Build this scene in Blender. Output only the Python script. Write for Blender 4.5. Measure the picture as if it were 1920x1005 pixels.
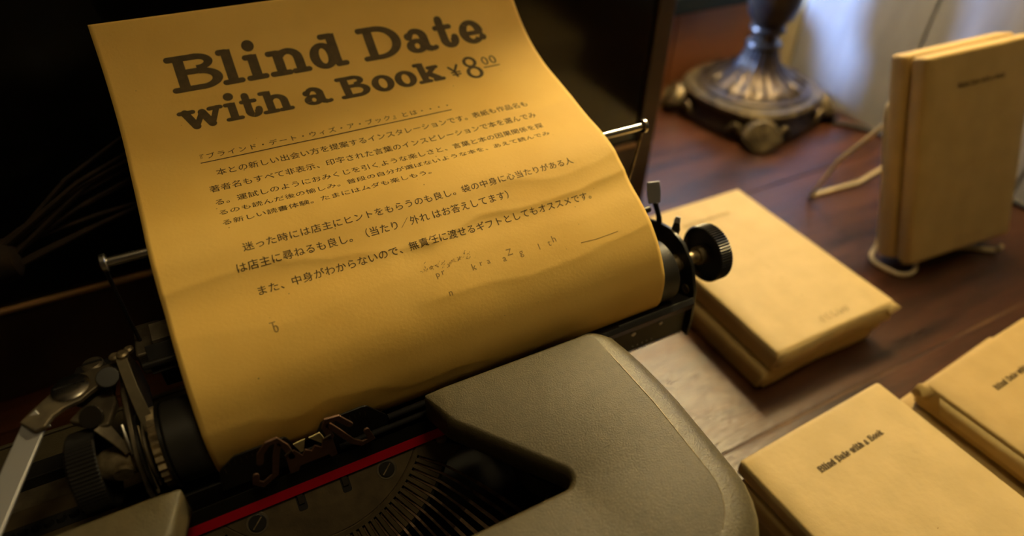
import bpy, math, random
from mathutils import Vector, Matrix
random.seed(7)
PI = math.pi
sin, cos = math.sin, math.cos
scene = bpy.context.scene
for o in list(bpy.data.objects):
    bpy.data.objects.remove(o)

# ------------------------------------------------------------------ camera (metres; the table top is z = 0)
cam_d = bpy.data.cameras.new('camera')
cam = bpy.data.objects.new('camera', cam_d)
scene.collection.objects.link(cam)
right = Vector((0.88680, -0.46184, 0.01685))
down = Vector((-0.28571, -0.57655, -0.76548))
fwd = Vector((0.36324, 0.67401, -0.64324))
M = Matrix((right, -down, -fwd)).transposed().to_4x4()
M.translation = Vector((-0.07412, -0.19856, 0.33437))
cam.matrix_world = M
cam_d.sensor_width = 36
cam_d.lens = 36 * 1229.08 / 1920
cam_d.clip_start = 0.01
cam_d.clip_end = 20
cam_d.dof.use_dof = True
cam_d.dof.focus_distance = 0.282
cam_d.dof.aperture_fstop = 4.2
scene.camera = cam

# ------------------------------------------------------------------ sky, lamps, exposure
scene.view_settings.view_transform = 'Standard'
scene.view_settings.look = 'None'
scene.view_settings.gamma = 1.0
scene.view_settings.exposure = 0.12
scene.view_settings.use_curve_mapping = False
world = bpy.data.worlds.new('world')
scene.world = world
world.use_nodes = True
wb = world.node_tree.nodes['Background']
wb.inputs[0].default_value = (0.40, 0.58, 1.0, 1)
wb.inputs[1].default_value = 3.0


def lamp(name, kind, loc, energy, color, size, target=None, size_y=None, spot=None):
    d = bpy.data.lights.new(name, kind)
    d.energy = energy
    d.color = color
    if kind == 'AREA':
        d.size = size
        if size_y:
            d.shape = 'RECTANGLE'
            d.size_y = size_y
    else:
        d.shadow_soft_size = size
    o = bpy.data.objects.new(name, d)
    scene.collection.objects.link(o)
    o.location = loc
    if target is not None:
        o.rotation_euler = (Vector(target) - Vector(loc)).to_track_quat('-Z', 'Y').to_euler()
    return o


LAMP = (0.475, 0.277, 0.62)
WARM = (1.0, 0.79, 0.39)
lamp('table_lamp_bulb_light', 'POINT', LAMP, 17.0, WARM, 0.035)
lamp('warm_fill_light', 'AREA', (0.25, -0.25, 1.55), 3.4, (1.0, 0.76, 0.38), 0.35, (0.1, 0.0, 0))  # weak warm fill added overhead; no lamp fixture hangs there
lamp('window_daylight', 'AREA', (-0.25, 0.78, 0.46), 85.0, (0.30, 0.48, 1.0), 0.28, (0.5, 0.25, 0.1), 0.3)

# ------------------------------------------------------------------ materials
MM = 0.001


def mat(name, col, rough=0.5, metal=0.0, col2=None, nscale=40.0, stretch=(1, 1, 1), bump=0.0, bscale=200.0,
        spec=0.5, detail=4.0, lo=0.35, hi=0.65, coat=0.0, bdist=0.0005, emit=None, sub=0.0, rough2=None):
    m = bpy.data.materials.new(name)
    m.use_nodes = True
    nt = m.node_tree
    b = nt.nodes['Principled BSDF']
    b.inputs['Base Color'].default_value = (*col, 1)
    b.inputs['Roughness'].default_value = rough
    b.inputs['Metallic'].default_value = metal
    b.inputs['Specular IOR Level'].default_value = spec
    b.inputs['Coat Weight'].default_value = coat
    b.inputs['Coat Roughness'].default_value = 0.15
    if emit:
        b.inputs['Emission Color'].default_value = (*emit[0], 1)
        b.inputs['Emission Strength'].default_value = emit[1]
    tc = nt.nodes.new('ShaderNodeTexCoord')
    mp = nt.nodes.new('ShaderNodeMapping')
    mp.inputs['Scale'].default_value = stretch
    nt.links.new(tc.outputs['Object'], mp.inputs[0])
    if col2 is not None:
        n = nt.nodes.new('ShaderNodeTexNoise')
        n.inputs['Scale'].default_value = nscale
        n.inputs['Detail'].default_value = detail
        r = nt.nodes.new('ShaderNodeValToRGB')
        r.color_ramp.elements[0].position = lo
        r.color_ramp.elements[1].position = hi
        r.color_ramp.elements[0].color = (*col, 1)
        r.color_ramp.elements[1].color = (*col2, 1)
        nt.links.new(mp.outputs[0], n.inputs['Vector'])
        nt.links.new(n.outputs['Fac'], r.inputs[0])
        nt.links.new(r.outputs[0], b.inputs['Base Color'])
        if rough2 is not None:
            rr = nt.nodes.new('ShaderNodeMapRange')
            rr.inputs['To Min'].default_value = rough
            rr.inputs['To Max'].default_value = rough2
            nt.links.new(n.outputs['Fac'], rr.inputs['Value'])
            nt.links.new(rr.outputs[0], b.inputs['Roughness'])
    if bump > 0:
        n2 = nt.nodes.new('ShaderNodeTexNoise')
        n2.inputs['Scale'].default_value = bscale
        n2.inputs['Detail'].default_value = 3.0
        bp = nt.nodes.new('ShaderNodeBump')
        bp.inputs['Strength'].default_value = bump
        bp.inputs['Distance'].default_value = bdist
        nt.links.new(mp.outputs[0], n2.inputs['Vector'])
        nt.links.new(n2.outputs['Fac'], bp.inputs['Height'])
        nt.links.new(bp.outputs[0], b.inputs['Normal'])
    return m


m_paper = mat('aged_kraft_paper', (0.77, 0.485, 0.108), 0.62, col2=(0.83, 0.545, 0.138), nscale=22, bump=0.28, bscale=700,
              detail=10, bdist=0.00022, spec=0.25)
m_ink = mat('faded_black_ink', (0.080, 0.056, 0.024), 0.7, col2=(0.105, 0.074, 0.030), nscale=300, spec=0.2)
m_ink_thin = mat('small_print_ink', (0.085, 0.055, 0.022), 0.7, spec=0.2)
m_ink_faint = mat('faint_type_ink', (0.30, 0.19, 0.06), 0.7, spec=0.2)
m_ink_tan = mat('faint_stamp_ink', (0.36, 0.27, 0.12), 0.7, spec=0.2)
m_bag = mat('kraft_wrapper', (0.55, 0.41, 0.18), 0.6, col2=(0.61, 0.455, 0.205), nscale=60, bump=0.3, bscale=300, bdist=0.0006, spec=0.25)
m_bag2 = mat('kraft_wrapper_darker', (0.47, 0.33, 0.125), 0.6, col2=(0.52, 0.365, 0.143), nscale=60, bump=0.3, bscale=300, bdist=0.0006, spec=0.25)
m_body = mat('grey_wrinkle_enamel', (0.068, 0.054, 0.026), 0.5, col2=(0.080, 0.064, 0.032), nscale=300, bump=0.55, bscale=1700,
             bdist=0.00035, spec=0.45)
m_band = mat('grey_coarse_enamel', (0.080, 0.066, 0.034), 0.40, col2=(0.125, 0.105, 0.058), nscale=900, bump=0.7, bscale=1600,
             bdist=0.00035, spec=0.6)
m_black = mat('black_painted_steel', (0.012, 0.011, 0.010), 0.35, col2=(0.02, 0.019, 0.017), nscale=90)
m_rail = mat('dark_green_black_steel', (0.022, 0.024, 0.018), 0.42, col2=(0.032, 0.034, 0.026), nscale=120)
m_inside = mat('flat_black_inside', (0.006, 0.005, 0.005), 0.8)  # even near-black for slots, gaps, bars and the basket floor
m_rubber = mat('worn_platen_rubber', (0.022, 0.021, 0.019), 0.48, col2=(0.034, 0.032, 0.028), nscale=50, spec=0.35)
m_knob = mat('black_bakelite', (0.014, 0.013, 0.012), 0.30, spec=0.5)
m_chrome = mat('chrome_plate', (0.62, 0.60, 0.55), 0.20, 1.0, col2=(0.50, 0.47, 0.42), nscale=120, rough2=0.32)
m_brassy = mat('tarnished_nickel', (0.46, 0.37, 0.22), 0.36, 0.7, col2=(0.22, 0.17, 0.10), nscale=260, rough2=0.5)
m_dull = mat('dull_steel', (0.20, 0.165, 0.11), 0.42, 0.6, col2=(0.12, 0.10, 0.07), nscale=160, bump=0.2, bscale=700, bdist=0.0002)
m_segment = mat('oiled_segment_steel', (0.135, 0.100, 0.050), 0.50, 0.5, col2=(0.090, 0.066, 0.034), nscale=120, bump=0.25,
                bscale=900, bdist=0.0002)
m_bar = mat('type_bar_steel', (0.25, 0.17, 0.11), 0.38, 0.8, col2=(0.13, 0.08, 0.05), nscale=200)
m_vibrator = mat('brown_tinted_plate', (0.30, 0.17, 0.12), 0.40, 0.7, col2=(0.22, 0.13, 0.09), nscale=150)
m_cream = mat('cream_painted_metal', (0.48, 0.40, 0.21), 0.5, col2=(0.38, 0.30, 0.15), nscale=200)
m_dark = mat('dark_steel', (0.06, 0.052, 0.04), 0.4, 0.8)
m_beige = mat('dull_nickel_strip', (0.26, 0.22, 0.14), 0.42, 0.5, col2=(0.20, 0.165, 0.10), nscale=160)
m_nickel = mat('satin_nickel', (0.42, 0.42, 0.44), 0.38, 0.6)
m_red = mat('red_ribbon_cloth', (0.88, 0.008, 0.035), 0.6, bump=0.3, bscale=2500, bdist=0.0001, spec=0.2)
m_blackcloth = mat('black_ribbon_cloth', (0.018, 0.017, 0.011), 0.8, bump=0.3, bscale=2500, bdist=0.0001, spec=0.2)
m_wire = mat('cream_coated_wire', (0.58, 0.48, 0.28), 0.4, coat=0.3)
m_table = mat('reddish_stained_wood', (0.016, 0.0050, 0.0020), 0.22, col2=(0.082, 0.026, 0.0075), nscale=9, stretch=(1, 7, 1), detail=9,
              bump=0.6, bscale=120, bdist=0.0007, rough2=0.42, lo=0.3, hi=0.75)
m_worn = mat('worn_bare_wood_edge', (0.035, 0.014, 0.007), 0.6, col2=(0.20, 0.10, 0.04), nscale=7, lo=0.45, hi=0.6)
m_wall = mat('whitewashed_boards', (0.30, 0.295, 0.28), 0.40, col2=(0.37, 0.365, 0.35), nscale=12, stretch=(1, 4, 1), bump=0.2,
             bscale=40, bdist=0.001)
m_plaster = mat('dim_plaster', (0.20, 0.16, 0.11), 0.8, col2=(0.25, 0.20, 0.14), nscale=5)
m_brownwall = mat('brown_wood_panel', (0.28, 0.100, 0.026), 0.45, col2=(0.36, 0.135, 0.04), nscale=6, stretch=(1, 1, 6))
m_green = mat('dark_green_sill_paint', (0.010, 0.014, 0.009), 0.6, spec=0.2)
m_cream_trim = mat('cream_trim_paint', (0.50, 0.43, 0.27), 0.5, col2=(0.42, 0.36, 0.22), nscale=30)
m_bronze = mat('aged_bronze', (0.040, 0.031, 0.031), 0.36, 0.5, col2=(0.085, 0.063, 0.040), nscale=70, bump=0.4, bscale=180,
               bdist=0.0006)
m_bronze_gilt = mat('rubbed_gilt_bronze', (0.17, 0.13, 0.066), 0.42, 0.5, col2=(0.06, 0.045, 0.026), nscale=110, bump=0.4,
                    bscale=200, bdist=0.0006)
m_slate = mat('black_lacquered_board', (0.004, 0.004, 0.004), 0.12, spec=0.35)
m_frame = mat('dark_brown_frame', (0.040, 0.022, 0.010), 0.45, col2=(0.055, 0.03, 0.014), nscale=20, stretch=(1, 1, 1))
m_bead = mat('light_brown_bead', (0.34, 0.19, 0.08), 0.5)
m_stalk = mat('dry_straw', (0.030, 0.016, 0.006), 0.9, col2=(0.014, 0.008, 0.003), nscale=90)
m_shade = mat('parchment_shade', (0.75, 0.62, 0.40), 0.7)
m_cord = mat('black_lamp_cord', (0.014, 0.012, 0.012), 0.45)
m_glass = mat('window_glass', (0.9, 0.95, 1.0), 0.03)
_nt = m_glass.node_tree
_tr = _nt.nodes.new('ShaderNodeBsdfTransparent')
_mx = _nt.nodes.new('ShaderNodeMixShader')
_mx.inputs[0].default_value = 0.08
_nt.links.new(_tr.outputs[0], _mx.inputs[1])
_nt.links.new(_nt.nodes['Principled BSDF'].outputs[0], _mx.inputs[2])
_nt.links.new(_mx.outputs[0], _nt.nodes['Material Output'].inputs[0])
m_bulb = mat('glowing_bulb', (1, 0.9, 0.7), 0.4, emit=((1.0, 0.72, 0.36), 6.0))
m_white = mat('white_enamel_dot', (0.85, 0.80, 0.72), 0.5)

# ------------------------------------------------------------------ mesh builder (millimetres in, metres out)


class MB:
    def __init__(s):
        s.v = []
        s.f = []

    def add(s, vs, fs):
        k = len(s.v)
        s.v += [tuple(v) for v in vs]
        s.f += [tuple(i + k for i in f) for f in fs]

    def box(s, x0, x1, y0, y1, z0, z1, mtx=None):
        vs = [Vector((x, y, z)) for x in (x0, x1) for y in (y0, y1) for z in (z0, z1)]
        if mtx:
            vs = [mtx @ v for v in vs]
        s.add(vs, [(0, 1, 3, 2), (4, 6, 7, 5), (0, 4, 5, 1), (2, 3, 7, 6), (0, 2, 6, 4), (1, 5, 7, 3)])
        return s

    def tube(s, pts, r, n=10, caps=True):
        pts = [Vector(p) for p in pts]
        rs = r if isinstance(r, (list, tuple)) else [r] * len(pts)
        up = None
        rings = []
        for i, p in enumerate(pts):
            a = pts[max(i - 1, 0)]
            b = pts[min(i + 1, len(pts) - 1)]
            t = (b - a).normalized()
            if up is None:
                up = t.orthogonal().normalized()
            up = (up - t * up.dot(t)).normalized()
            sd = t.cross(up)
            rings.append([p + (up * cos(2 * PI * k / n) + sd * sin(2 * PI * k / n)) * rs[i] for k in range(n)])
        vs = [v for rg in rings for v in rg]
        fs = []
        for i in range(len(pts) - 1):
            for k in range(n):
                k2 = (k + 1) % n
                fs.append((i * n + k, i * n + k2, (i + 1) * n + k2, (i + 1) * n + k))
        if caps:
            fs.append(tuple(range(n - 1, -1, -1)))
            fs.append(tuple((len(pts) - 1) * n + k for k in range(n)))
        s.add(vs, fs)
        return s

    def lathe(s, prof, axis='z', c=(0, 0, 0), n=48, rad=None, a0=0.0, caps=True):
        """prof: [(along axis, radius)]; rad(k, t, r) may change the radius"""
        vs, fs = [], []
        for t, r in prof:
            for k in range(n):
                a = a0 + 2 * PI * k / n
                rr = rad(k, t, r) if rad else r
                u, w = rr * cos(a), rr * sin(a)
                if axis == 'z':
                    vs.append((c[0] + u, c[1] + w, c[2] + t))
                elif axis == 'x':
                    vs.append((c[0] + t, c[1] + u, c[2] + w))
                else:
                    vs.append((c[0] + w, c[1] + t, c[2] + u))
        for i in range(len(prof) - 1):
            for k in range(n):
                k2 = (k + 1) % n
                fs.append((i * n + k, i * n + k2, (i + 1) * n + k2, (i + 1) * n + k))
        if caps:
            fs.append(tuple(range(n - 1, -1, -1)))
            fs.append(tuple((len(prof) - 1) * n + k for k in range(n)))
        s.add(vs, fs)
        return s

    def prism(s, poly, to3, t0, t1):
        """poly: 2D outline; to3(u, w, t) -> point"""
        n = len(poly)
        vs = [to3(u, w, t0) for u, w in poly] + [to3(u, w, t1) for u, w in poly]
        fs = [tuple(range(n - 1, -1, -1)), tuple(range(n, 2 * n))]
        for k in range(n):
            k2 = (k + 1) % n
            fs.append((k, k2, n + k2, n + k))
        s.add(vs, fs)
        return s

    def build(s, name, m, parent=None, bevel=0.0, smooth=True, angle=35, seg=2, matrix=None):
        me = bpy.data.meshes.new(name)
        me.from_pydata([(v[0] * MM, v[1] * MM, v[2] * MM) for v in s.v], [], s.f)
        import bmesh
        bm = bmesh.new()
        bm.from_mesh(me)
        bmesh.ops.recalc_face_normals(bm, faces=bm.faces)
        bm.to_mesh(me)
        bm.free()
        me.materials.append(m)
        if smooth:
            me.shade_smooth()
            me.set_sharp_from_angle(angle=math.radians(angle))
        o = bpy.data.objects.new(name, me)
        scene.collection.objects.link(o)
        if parent is not None:
            o.parent = parent
            # vertices are given in world mm; put them in the parent's frame
            me.transform(parent.matrix_basis.inverted() if parent.parent is None else parent.parent.matrix_basis.inverted())
            if parent.parent is not None:
                pass
        if bevel > 0:
            md = o.modifiers.new('bevel', 'BEVEL')
            md.width = bevel * MM
            md.segments = seg
            md.limit_method = 'ANGLE'
            md.angle_limit = math.radians(40)
            md.harden_normals = True
        return o


def tag(o, label=None, cat=None, group=None, kind=None):
    if label:
        o['label'] = label
    if cat:
        o['category'] = cat
    if group:
        o['group'] = group
    if kind:
        o['kind'] = kind
    return o


def empty(name, loc_mm, rz=0.0, label=None, cat=None, group=None):
    o = bpy.data.objects.new(name, None)
    scene.collection.objects.link(o)
    o.empty_display_size = 0.02
    o.matrix_basis = Matrix.Translation(Vector(loc_mm) * MM) @ Matrix.Rotation(rz, 4, 'Z')
    return tag(o, label, cat, group)


def struct(name, mb, m, bevel=0.0, parent=None):
    o = mb.build(name, m, parent, bevel)
    if parent is None:
        o['kind'] = 'structure'
    return o


# ------------------------------------------------------------------ the room
struct('floor', MB().box(-1500, 640, -1500, 420, -750, -730), m_brownwall)
struct('ceiling', MB().box(-1500, 640, -1500, 420, 1700, 1720), m_plaster)
struct('wall_left', MB().box(-1520, -1500, -1500, 420, -730, 1700), m_plaster)
struct('wall_front', MB().box(-1500, 640, -1520, -1500, -730, 1700), m_plaster)
# right wall: backing and upright whitewashed boards, joints recessed
wr = struct('wall_right', MB().box(582, 620, -1500, 420, -730, 1700), m_inside)
joints = [420, 318, 174, 36, -105, -245, -390, -540]
for a, b in zip(joints, joints[1:]):
    MB().box(575, 583, b + 1.3, a - 1.3, -730, 1700).build('board', m_cream_trim if a == 420 else m_wall, wr, bevel=0.8)
# back wall with a low brown panel, a green sill and a window letting in blue daylight
WY = 362
wbk = struct('wall_back', MB().box(-1500, 283, WY, WY + 30, 96, 1700), m_plaster)
MB().box(283, 575, WY, WY + 30, 620, 1700).build('wall_above_window', m_plaster, wbk)
MB().box(560, 575, WY, WY + 30, 96, 620).build('wall_beside_window', m_plaster, wbk)
for k in range(14):
    x0 = -1500 + k * 148.2
    MB().box(x0 + 0.8, x0 + 147.4, WY - 2, WY + 30, -730, 92).build('panel', m_brownwall, wbk, bevel=1.0)
win = struct('window_1', MB().box(283, 300, WY, WY + 26, 104, 620).box(543, 560, WY, WY + 26, 104, 620)
             .box(300, 543, WY, WY + 26, 604, 620).box(415, 427, WY + 2, WY + 24, 104, 604), m_cream_trim)
MB().box(270, 574, WY - 14, WY + 30, 92, 112).build('window_sill', m_green, win, bevel=1.5)
MB().box(300, 415, WY + 12, WY + 15, 104, 604).build('pane', m_glass, win)
MB().box(427, 543, WY + 12, WY + 15, 104, 604).build('pane', m_glass, win)

# ------------------------------------------------------------------ the table
table = empty('table', (0, 0, -730), 0, 'dark reddish-brown wooden table under the typewriter and the wrapped books', 'table')
TX0, TX1 = -900, 574
pl = [(-420, -237.5), (-236.5, -58.3), (-56.7, 150.0), (151.0, 350.0)]
for y0, y1 in pl:
    MB().box(TX0, TX1, y0, y1, -24, 0).build('plank', m_table, table, bevel=0.5)
MB().box(TX0 + 2, TX1 - 2, -58.1, -56.9, -20, -0.3).build('worn_joint_strip', m_worn, table)
MB().box(TX0 + 40, TX1 - 40, -380, -360, -104, -24).box(TX0 + 40, TX1 - 40, 310, 330, -104, -24).build('apron', m_table, table)
for x in (TX0 + 40, TX1 - 90):
    for y in (-380, 280):
        MB().box(x, x + 50, y, y + 50, -730, -24).build('leg', m_table, table, bevel=3)

# ------------------------------------------------------------------ black lacquered board in a brown frame, standing behind the typewriter
bd = empty('framed_board', (-120, 184, 0), 0, 'tall black glossy board in a thin dark-brown wooden frame standing behind the typewriter', 'board')
MB().box(-560, 244, 181, 189, 62, 420).build('panel', m_slate, bd)
MB().box(-578, 260, 178, 192, 0, 64).build('bottom_rail', m_frame, bd, bevel=1.2)
MB().box(-578, 260, 178, 192, 414, 430).build('top_rail', m_frame, bd, bevel=1.2)
MB().box(244, 260, 177.6, 192, 64, 414).build('stile', m_frame, bd, bevel=1.2)
MB().box(-578, -560, 177.6, 192, 64, 414).build('stile', m_frame, bd, bevel=1.2)
MB().box(-560, 244, 177.2, 181, 64.3, 67.0).build('bead', m_bead, bd, bevel=0.8)

# dried stalks leaning on the board
st = empty('dried_grass_bundle', (-330, 150, 0), 0, 'dim bundle of dried straw stalks leaning on the black board at the left edge', 'dried grass')
rs = random.Random(4)
for k in range(12):
    y0, z0 = 140 + rs.uniform(-8, 8), 1.6 + abs(rs.gauss(0, 2))
    x0 = -330 + rs.uniform(-12, 12)
    tie = Vector((-184 + rs.uniform(-4, 4), 152 + rs.uniform(-3, 3), 116 + rs.uniform(-7, 7)))
    tz = rs.uniform(-22, 26)
    tip = Vector((-95 + rs.uniform(-10, 16), 166 + rs.uniform(0, 5), 142 + tz))
    mid = tie.lerp(tip, 0.5) + Vector((0, 0, 3 + tz * 0.1))
    MB().tube([(x0, y0, z0), tie.lerp(Vector((x0, y0, z0)), 0.5), tie, mid, tip], [1.5, 1.5, 1.6, 1.3, 0.6], 6).build('stalk', m_stalk, st)
MB().lathe([(-9, 6), (-7, 10), (0, 12), (7, 10), (9, 6)], 'x', (-184, 152, 116), 20).build('tie', m_stalk, st)

# ------------------------------------------------------------------ table lamp
LX, LY = 475, 277
lm = empty('table_lamp', (LX, LY, 0), 0, 'bronze table lamp with a fluted bell-shaped foot and scalloped claw feet', 'lamp')


def lobes(k, t, r):
    return r * (1 + 0.035 * math.cos(4 * (2 * PI * k / 96) - 4 * math.radians(236)))


MB().lathe([(0, 66), (2, 71), (6, 72), (20, 66), (25, 66), (27, 64)], 'z', (LX, LY, 0), 96, lobes).build('base', m_bronze, lm)
MB().lathe([(24, 69), (27, 72), (30, 72), (33, 69), (34, 60)], 'z', (LX, LY, 0), 96, lobes).build('base_rim', m_bronze_gilt, lm)
MB().lathe([(30, 58), (33, 61), (36, 60), (38, 56), (38, 54)], 'z', (LX, LY, 0), 72).build('inner_ring', m_bronze, lm)


def flute(k, t, r):
    return r * (1 + 0.03 * math.cos(20 * 2 * PI * k / 160) * min(1, max(0, (t - 36) / 8)))


MB().lathe([(35, 57), (40, 53), (44, 45), (48, 36), (54, 27), (60, 21.5), (68, 18), (76, 15.5)], 'z', (LX, LY, 0), 160, flute).build('fluted_bell', m_bronze, lm)
# raised leaf ornaments on the shoulder of the foot
for k in range(12):
    a = 2 * PI * (k + 0.5) / 12
    rr, z = 48, 42.5
    pts = [(LX + (rr + d) * cos(a), LY + (rr + d) * sin(a), z - d * 0.55) for d in (-9, -4, 2, 6)]
    MB().tube(pts, [0.8, 2.6, 3.0, 0.8], 8).build('leaf_ornament', m_bronze, lm)
for z, r in ((78, 18.5), (94, 18)):
    MB().lathe([(z - 4, 13), (z - 3, r - 1.5), (z, r), (z + 3, r - 1.5), (z + 4, 13)], 'z', (LX, LY, 0), 48).build('neck_ring', m_bronze, lm)
MB().lathe([(74, 14), (86, 13), (90, 13)], 'z', (LX, LY, 0), 40).build('neck', m_bronze, lm)
MB().lathe([(96, 14), (101, 18), (108, 23), (120, 26), (150, 29), (190, 26), (220, 18), (240, 12), (300, 9), (562, 9)], 'z', (LX, LY, 0), 48).build('stem', m_bronze, lm)
for d in (236, 146, 326, 56):
    a = math.radians(d)
    ca, sa = cos(a), sin(a)
    b = MB()
    # scallop shell: fan of ribs rising outward, flat face turned out
    fan = []
    for i in range(-4, 5):
        t = i / 4
        hw = 21 * sin(t * 1.25)
        fan.append((hw, 28 * cos(t * 1.15) + 1))
    outline = [(-6, 2), (-12, 5)] + [(u, w) for u, w in fan] + [(12, 5), (6, 2), (0, 0)]

    def to3(u, w, t, ca=ca, sa=sa):
        rr = 74 + t + (28 - w) * 0.6
        return (LX + rr * ca - u * sa, LY + rr * sa + u * ca, w)
    b.prism(outline, to3, -6, 6)
    f = b.build('shell_foot', m_bronze_gilt, lm, bevel=1.4)
    for i in range(-3, 4):
        t = i / 3.6
        p0 = to3(0, 3, 6.6)
        p1 = to3(19 * sin(t * 1.2), 26 * cos(t * 1.1), 6.6)
        MB().tube([p0, p1], [0.8, 1.7], 6).build('rib', m_bronze_gilt, f)
    for sg in (-1, 1):
        pts = []
        for i in range(9):
            q = i / 8
            uu = sg * (18 + 14 * q)
            rr = 73 - 7 * q
            pts.append((LX + rr * ca - uu * sa, LY + rr * sa + uu * ca, 9 + 9 * sin(q * PI)))
        MB().tube(pts, [3.0, 3.2, 3.4, 3.2, 2.8, 2.4, 2.2, 2.6, 1.6], 8).build('scroll', m_bronze_gilt, lm)
MB().lathe([(578, 140), (588, 138), (730, 84), (738, 83), (730, 82), (588, 136), (578, 138)], 'z', (LX, LY, 0), 64, caps=False).build('lamp_shade', m_shade, lm)
MB().lathe([(560, 12), (572, 14), (580, 13), (583, 10)], 'z', (LX, LY, 0), 32).build('bulb_socket', m_bronze, lm)
MB().tube([(LX + 70, LY - 42, 4), (LX + 78, LY - 58, 3), (538, 212, 2.5), (553, 199, 2.6), (562, 182, 2.6), (568, 150, 2.6), (569, 110, 2.6), (569, 20, 2.6), (569, -90, 2.6)], 2.4, 10).build('cord', m_cord, lm)

# ------------------------------------------------------------------ lettering: slab-serif typewriter glyphs made of strokes, in a flat (x, y) frame


class Ink2D:
    """collects flat polygons in a 2D frame"""

    def __init__(s):
        s.polys = []

    def stroke(s, pts, w, caps=True):
        ws = w if isinstance(w, (list, tuple)) else [w] * len(pts)
        # resample
        P, W = [pts[0]], [ws[0]]
        for (a, b, wa, wb) in zip(pts, pts[1:], ws, ws[1:]):
            L = math.hypot(b[0] - a[0], b[1] - a[1])
            n = max(1, int(L / s.step))
            for i in range(1, n + 1):
                t = i / n
                P.append((a[0] + (b[0] - a[0]) * t, a[1] + (b[1] - a[1]) * t))
                W.append(wa + (wb - wa) * t)
        L_, R_ = [], []
        for i, p in enumerate(P):
            a = P[max(i - 1, 0)]
            b = P[min(i + 1, len(P) - 1)]
            dx, dy = b[0] - a[0], b[1] - a[1]
            l = math.hypot(dx, dy) or 1
            nx, ny = -dy / l * W[i] / 2, dx / l * W[i] / 2
            L_.append((p[0] + nx, p[1] + ny))
            R_.append((p[0] - nx, p[1] - ny))
        for i in range(len(P) - 1):
            s.polys.append([R_[i], R_[i + 1], L_[i + 1], L_[i]])
        if caps:
            for p, ww in ((P[0], W[0]), (P[-1], W[-1])):
                s.dot(p[0], p[1], ww / 2)

    def dot(s, x, y, r, ry=None):
        ry = ry or r
        s.polys.append([(x + r * cos(2 * PI * k / 16), y + ry * sin(2 * PI * k / 16)) for k in range(16)])

    def ring(s, cx, cy, rx, ry, tx, ty, a0=0, a1=360, cap=False):
        n = max(6, int(abs(a1 - a0) / 9))
        o, i_ = [], []
        for k in range(n + 1):
            a = math.radians(a0 + (a1 - a0) * k / n)
            o.append((cx + rx * cos(a), cy + ry * sin(a)))
            i_.append((cx + (rx - tx) * cos(a), cy + (ry - ty) * sin(a)))
        for k in range(n):
            s.polys.append([i_[k], o[k], o[k + 1], i_[k + 1]])
        if cap:
            for k in (0, n):
                s.dot((o[k][0] + i_[k][0]) / 2, (o[k][1] + i_[k][1]) / 2, math.hypot(o[k][0] - i_[k][0], o[k][1] - i_[k][1]) / 2)


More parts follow.
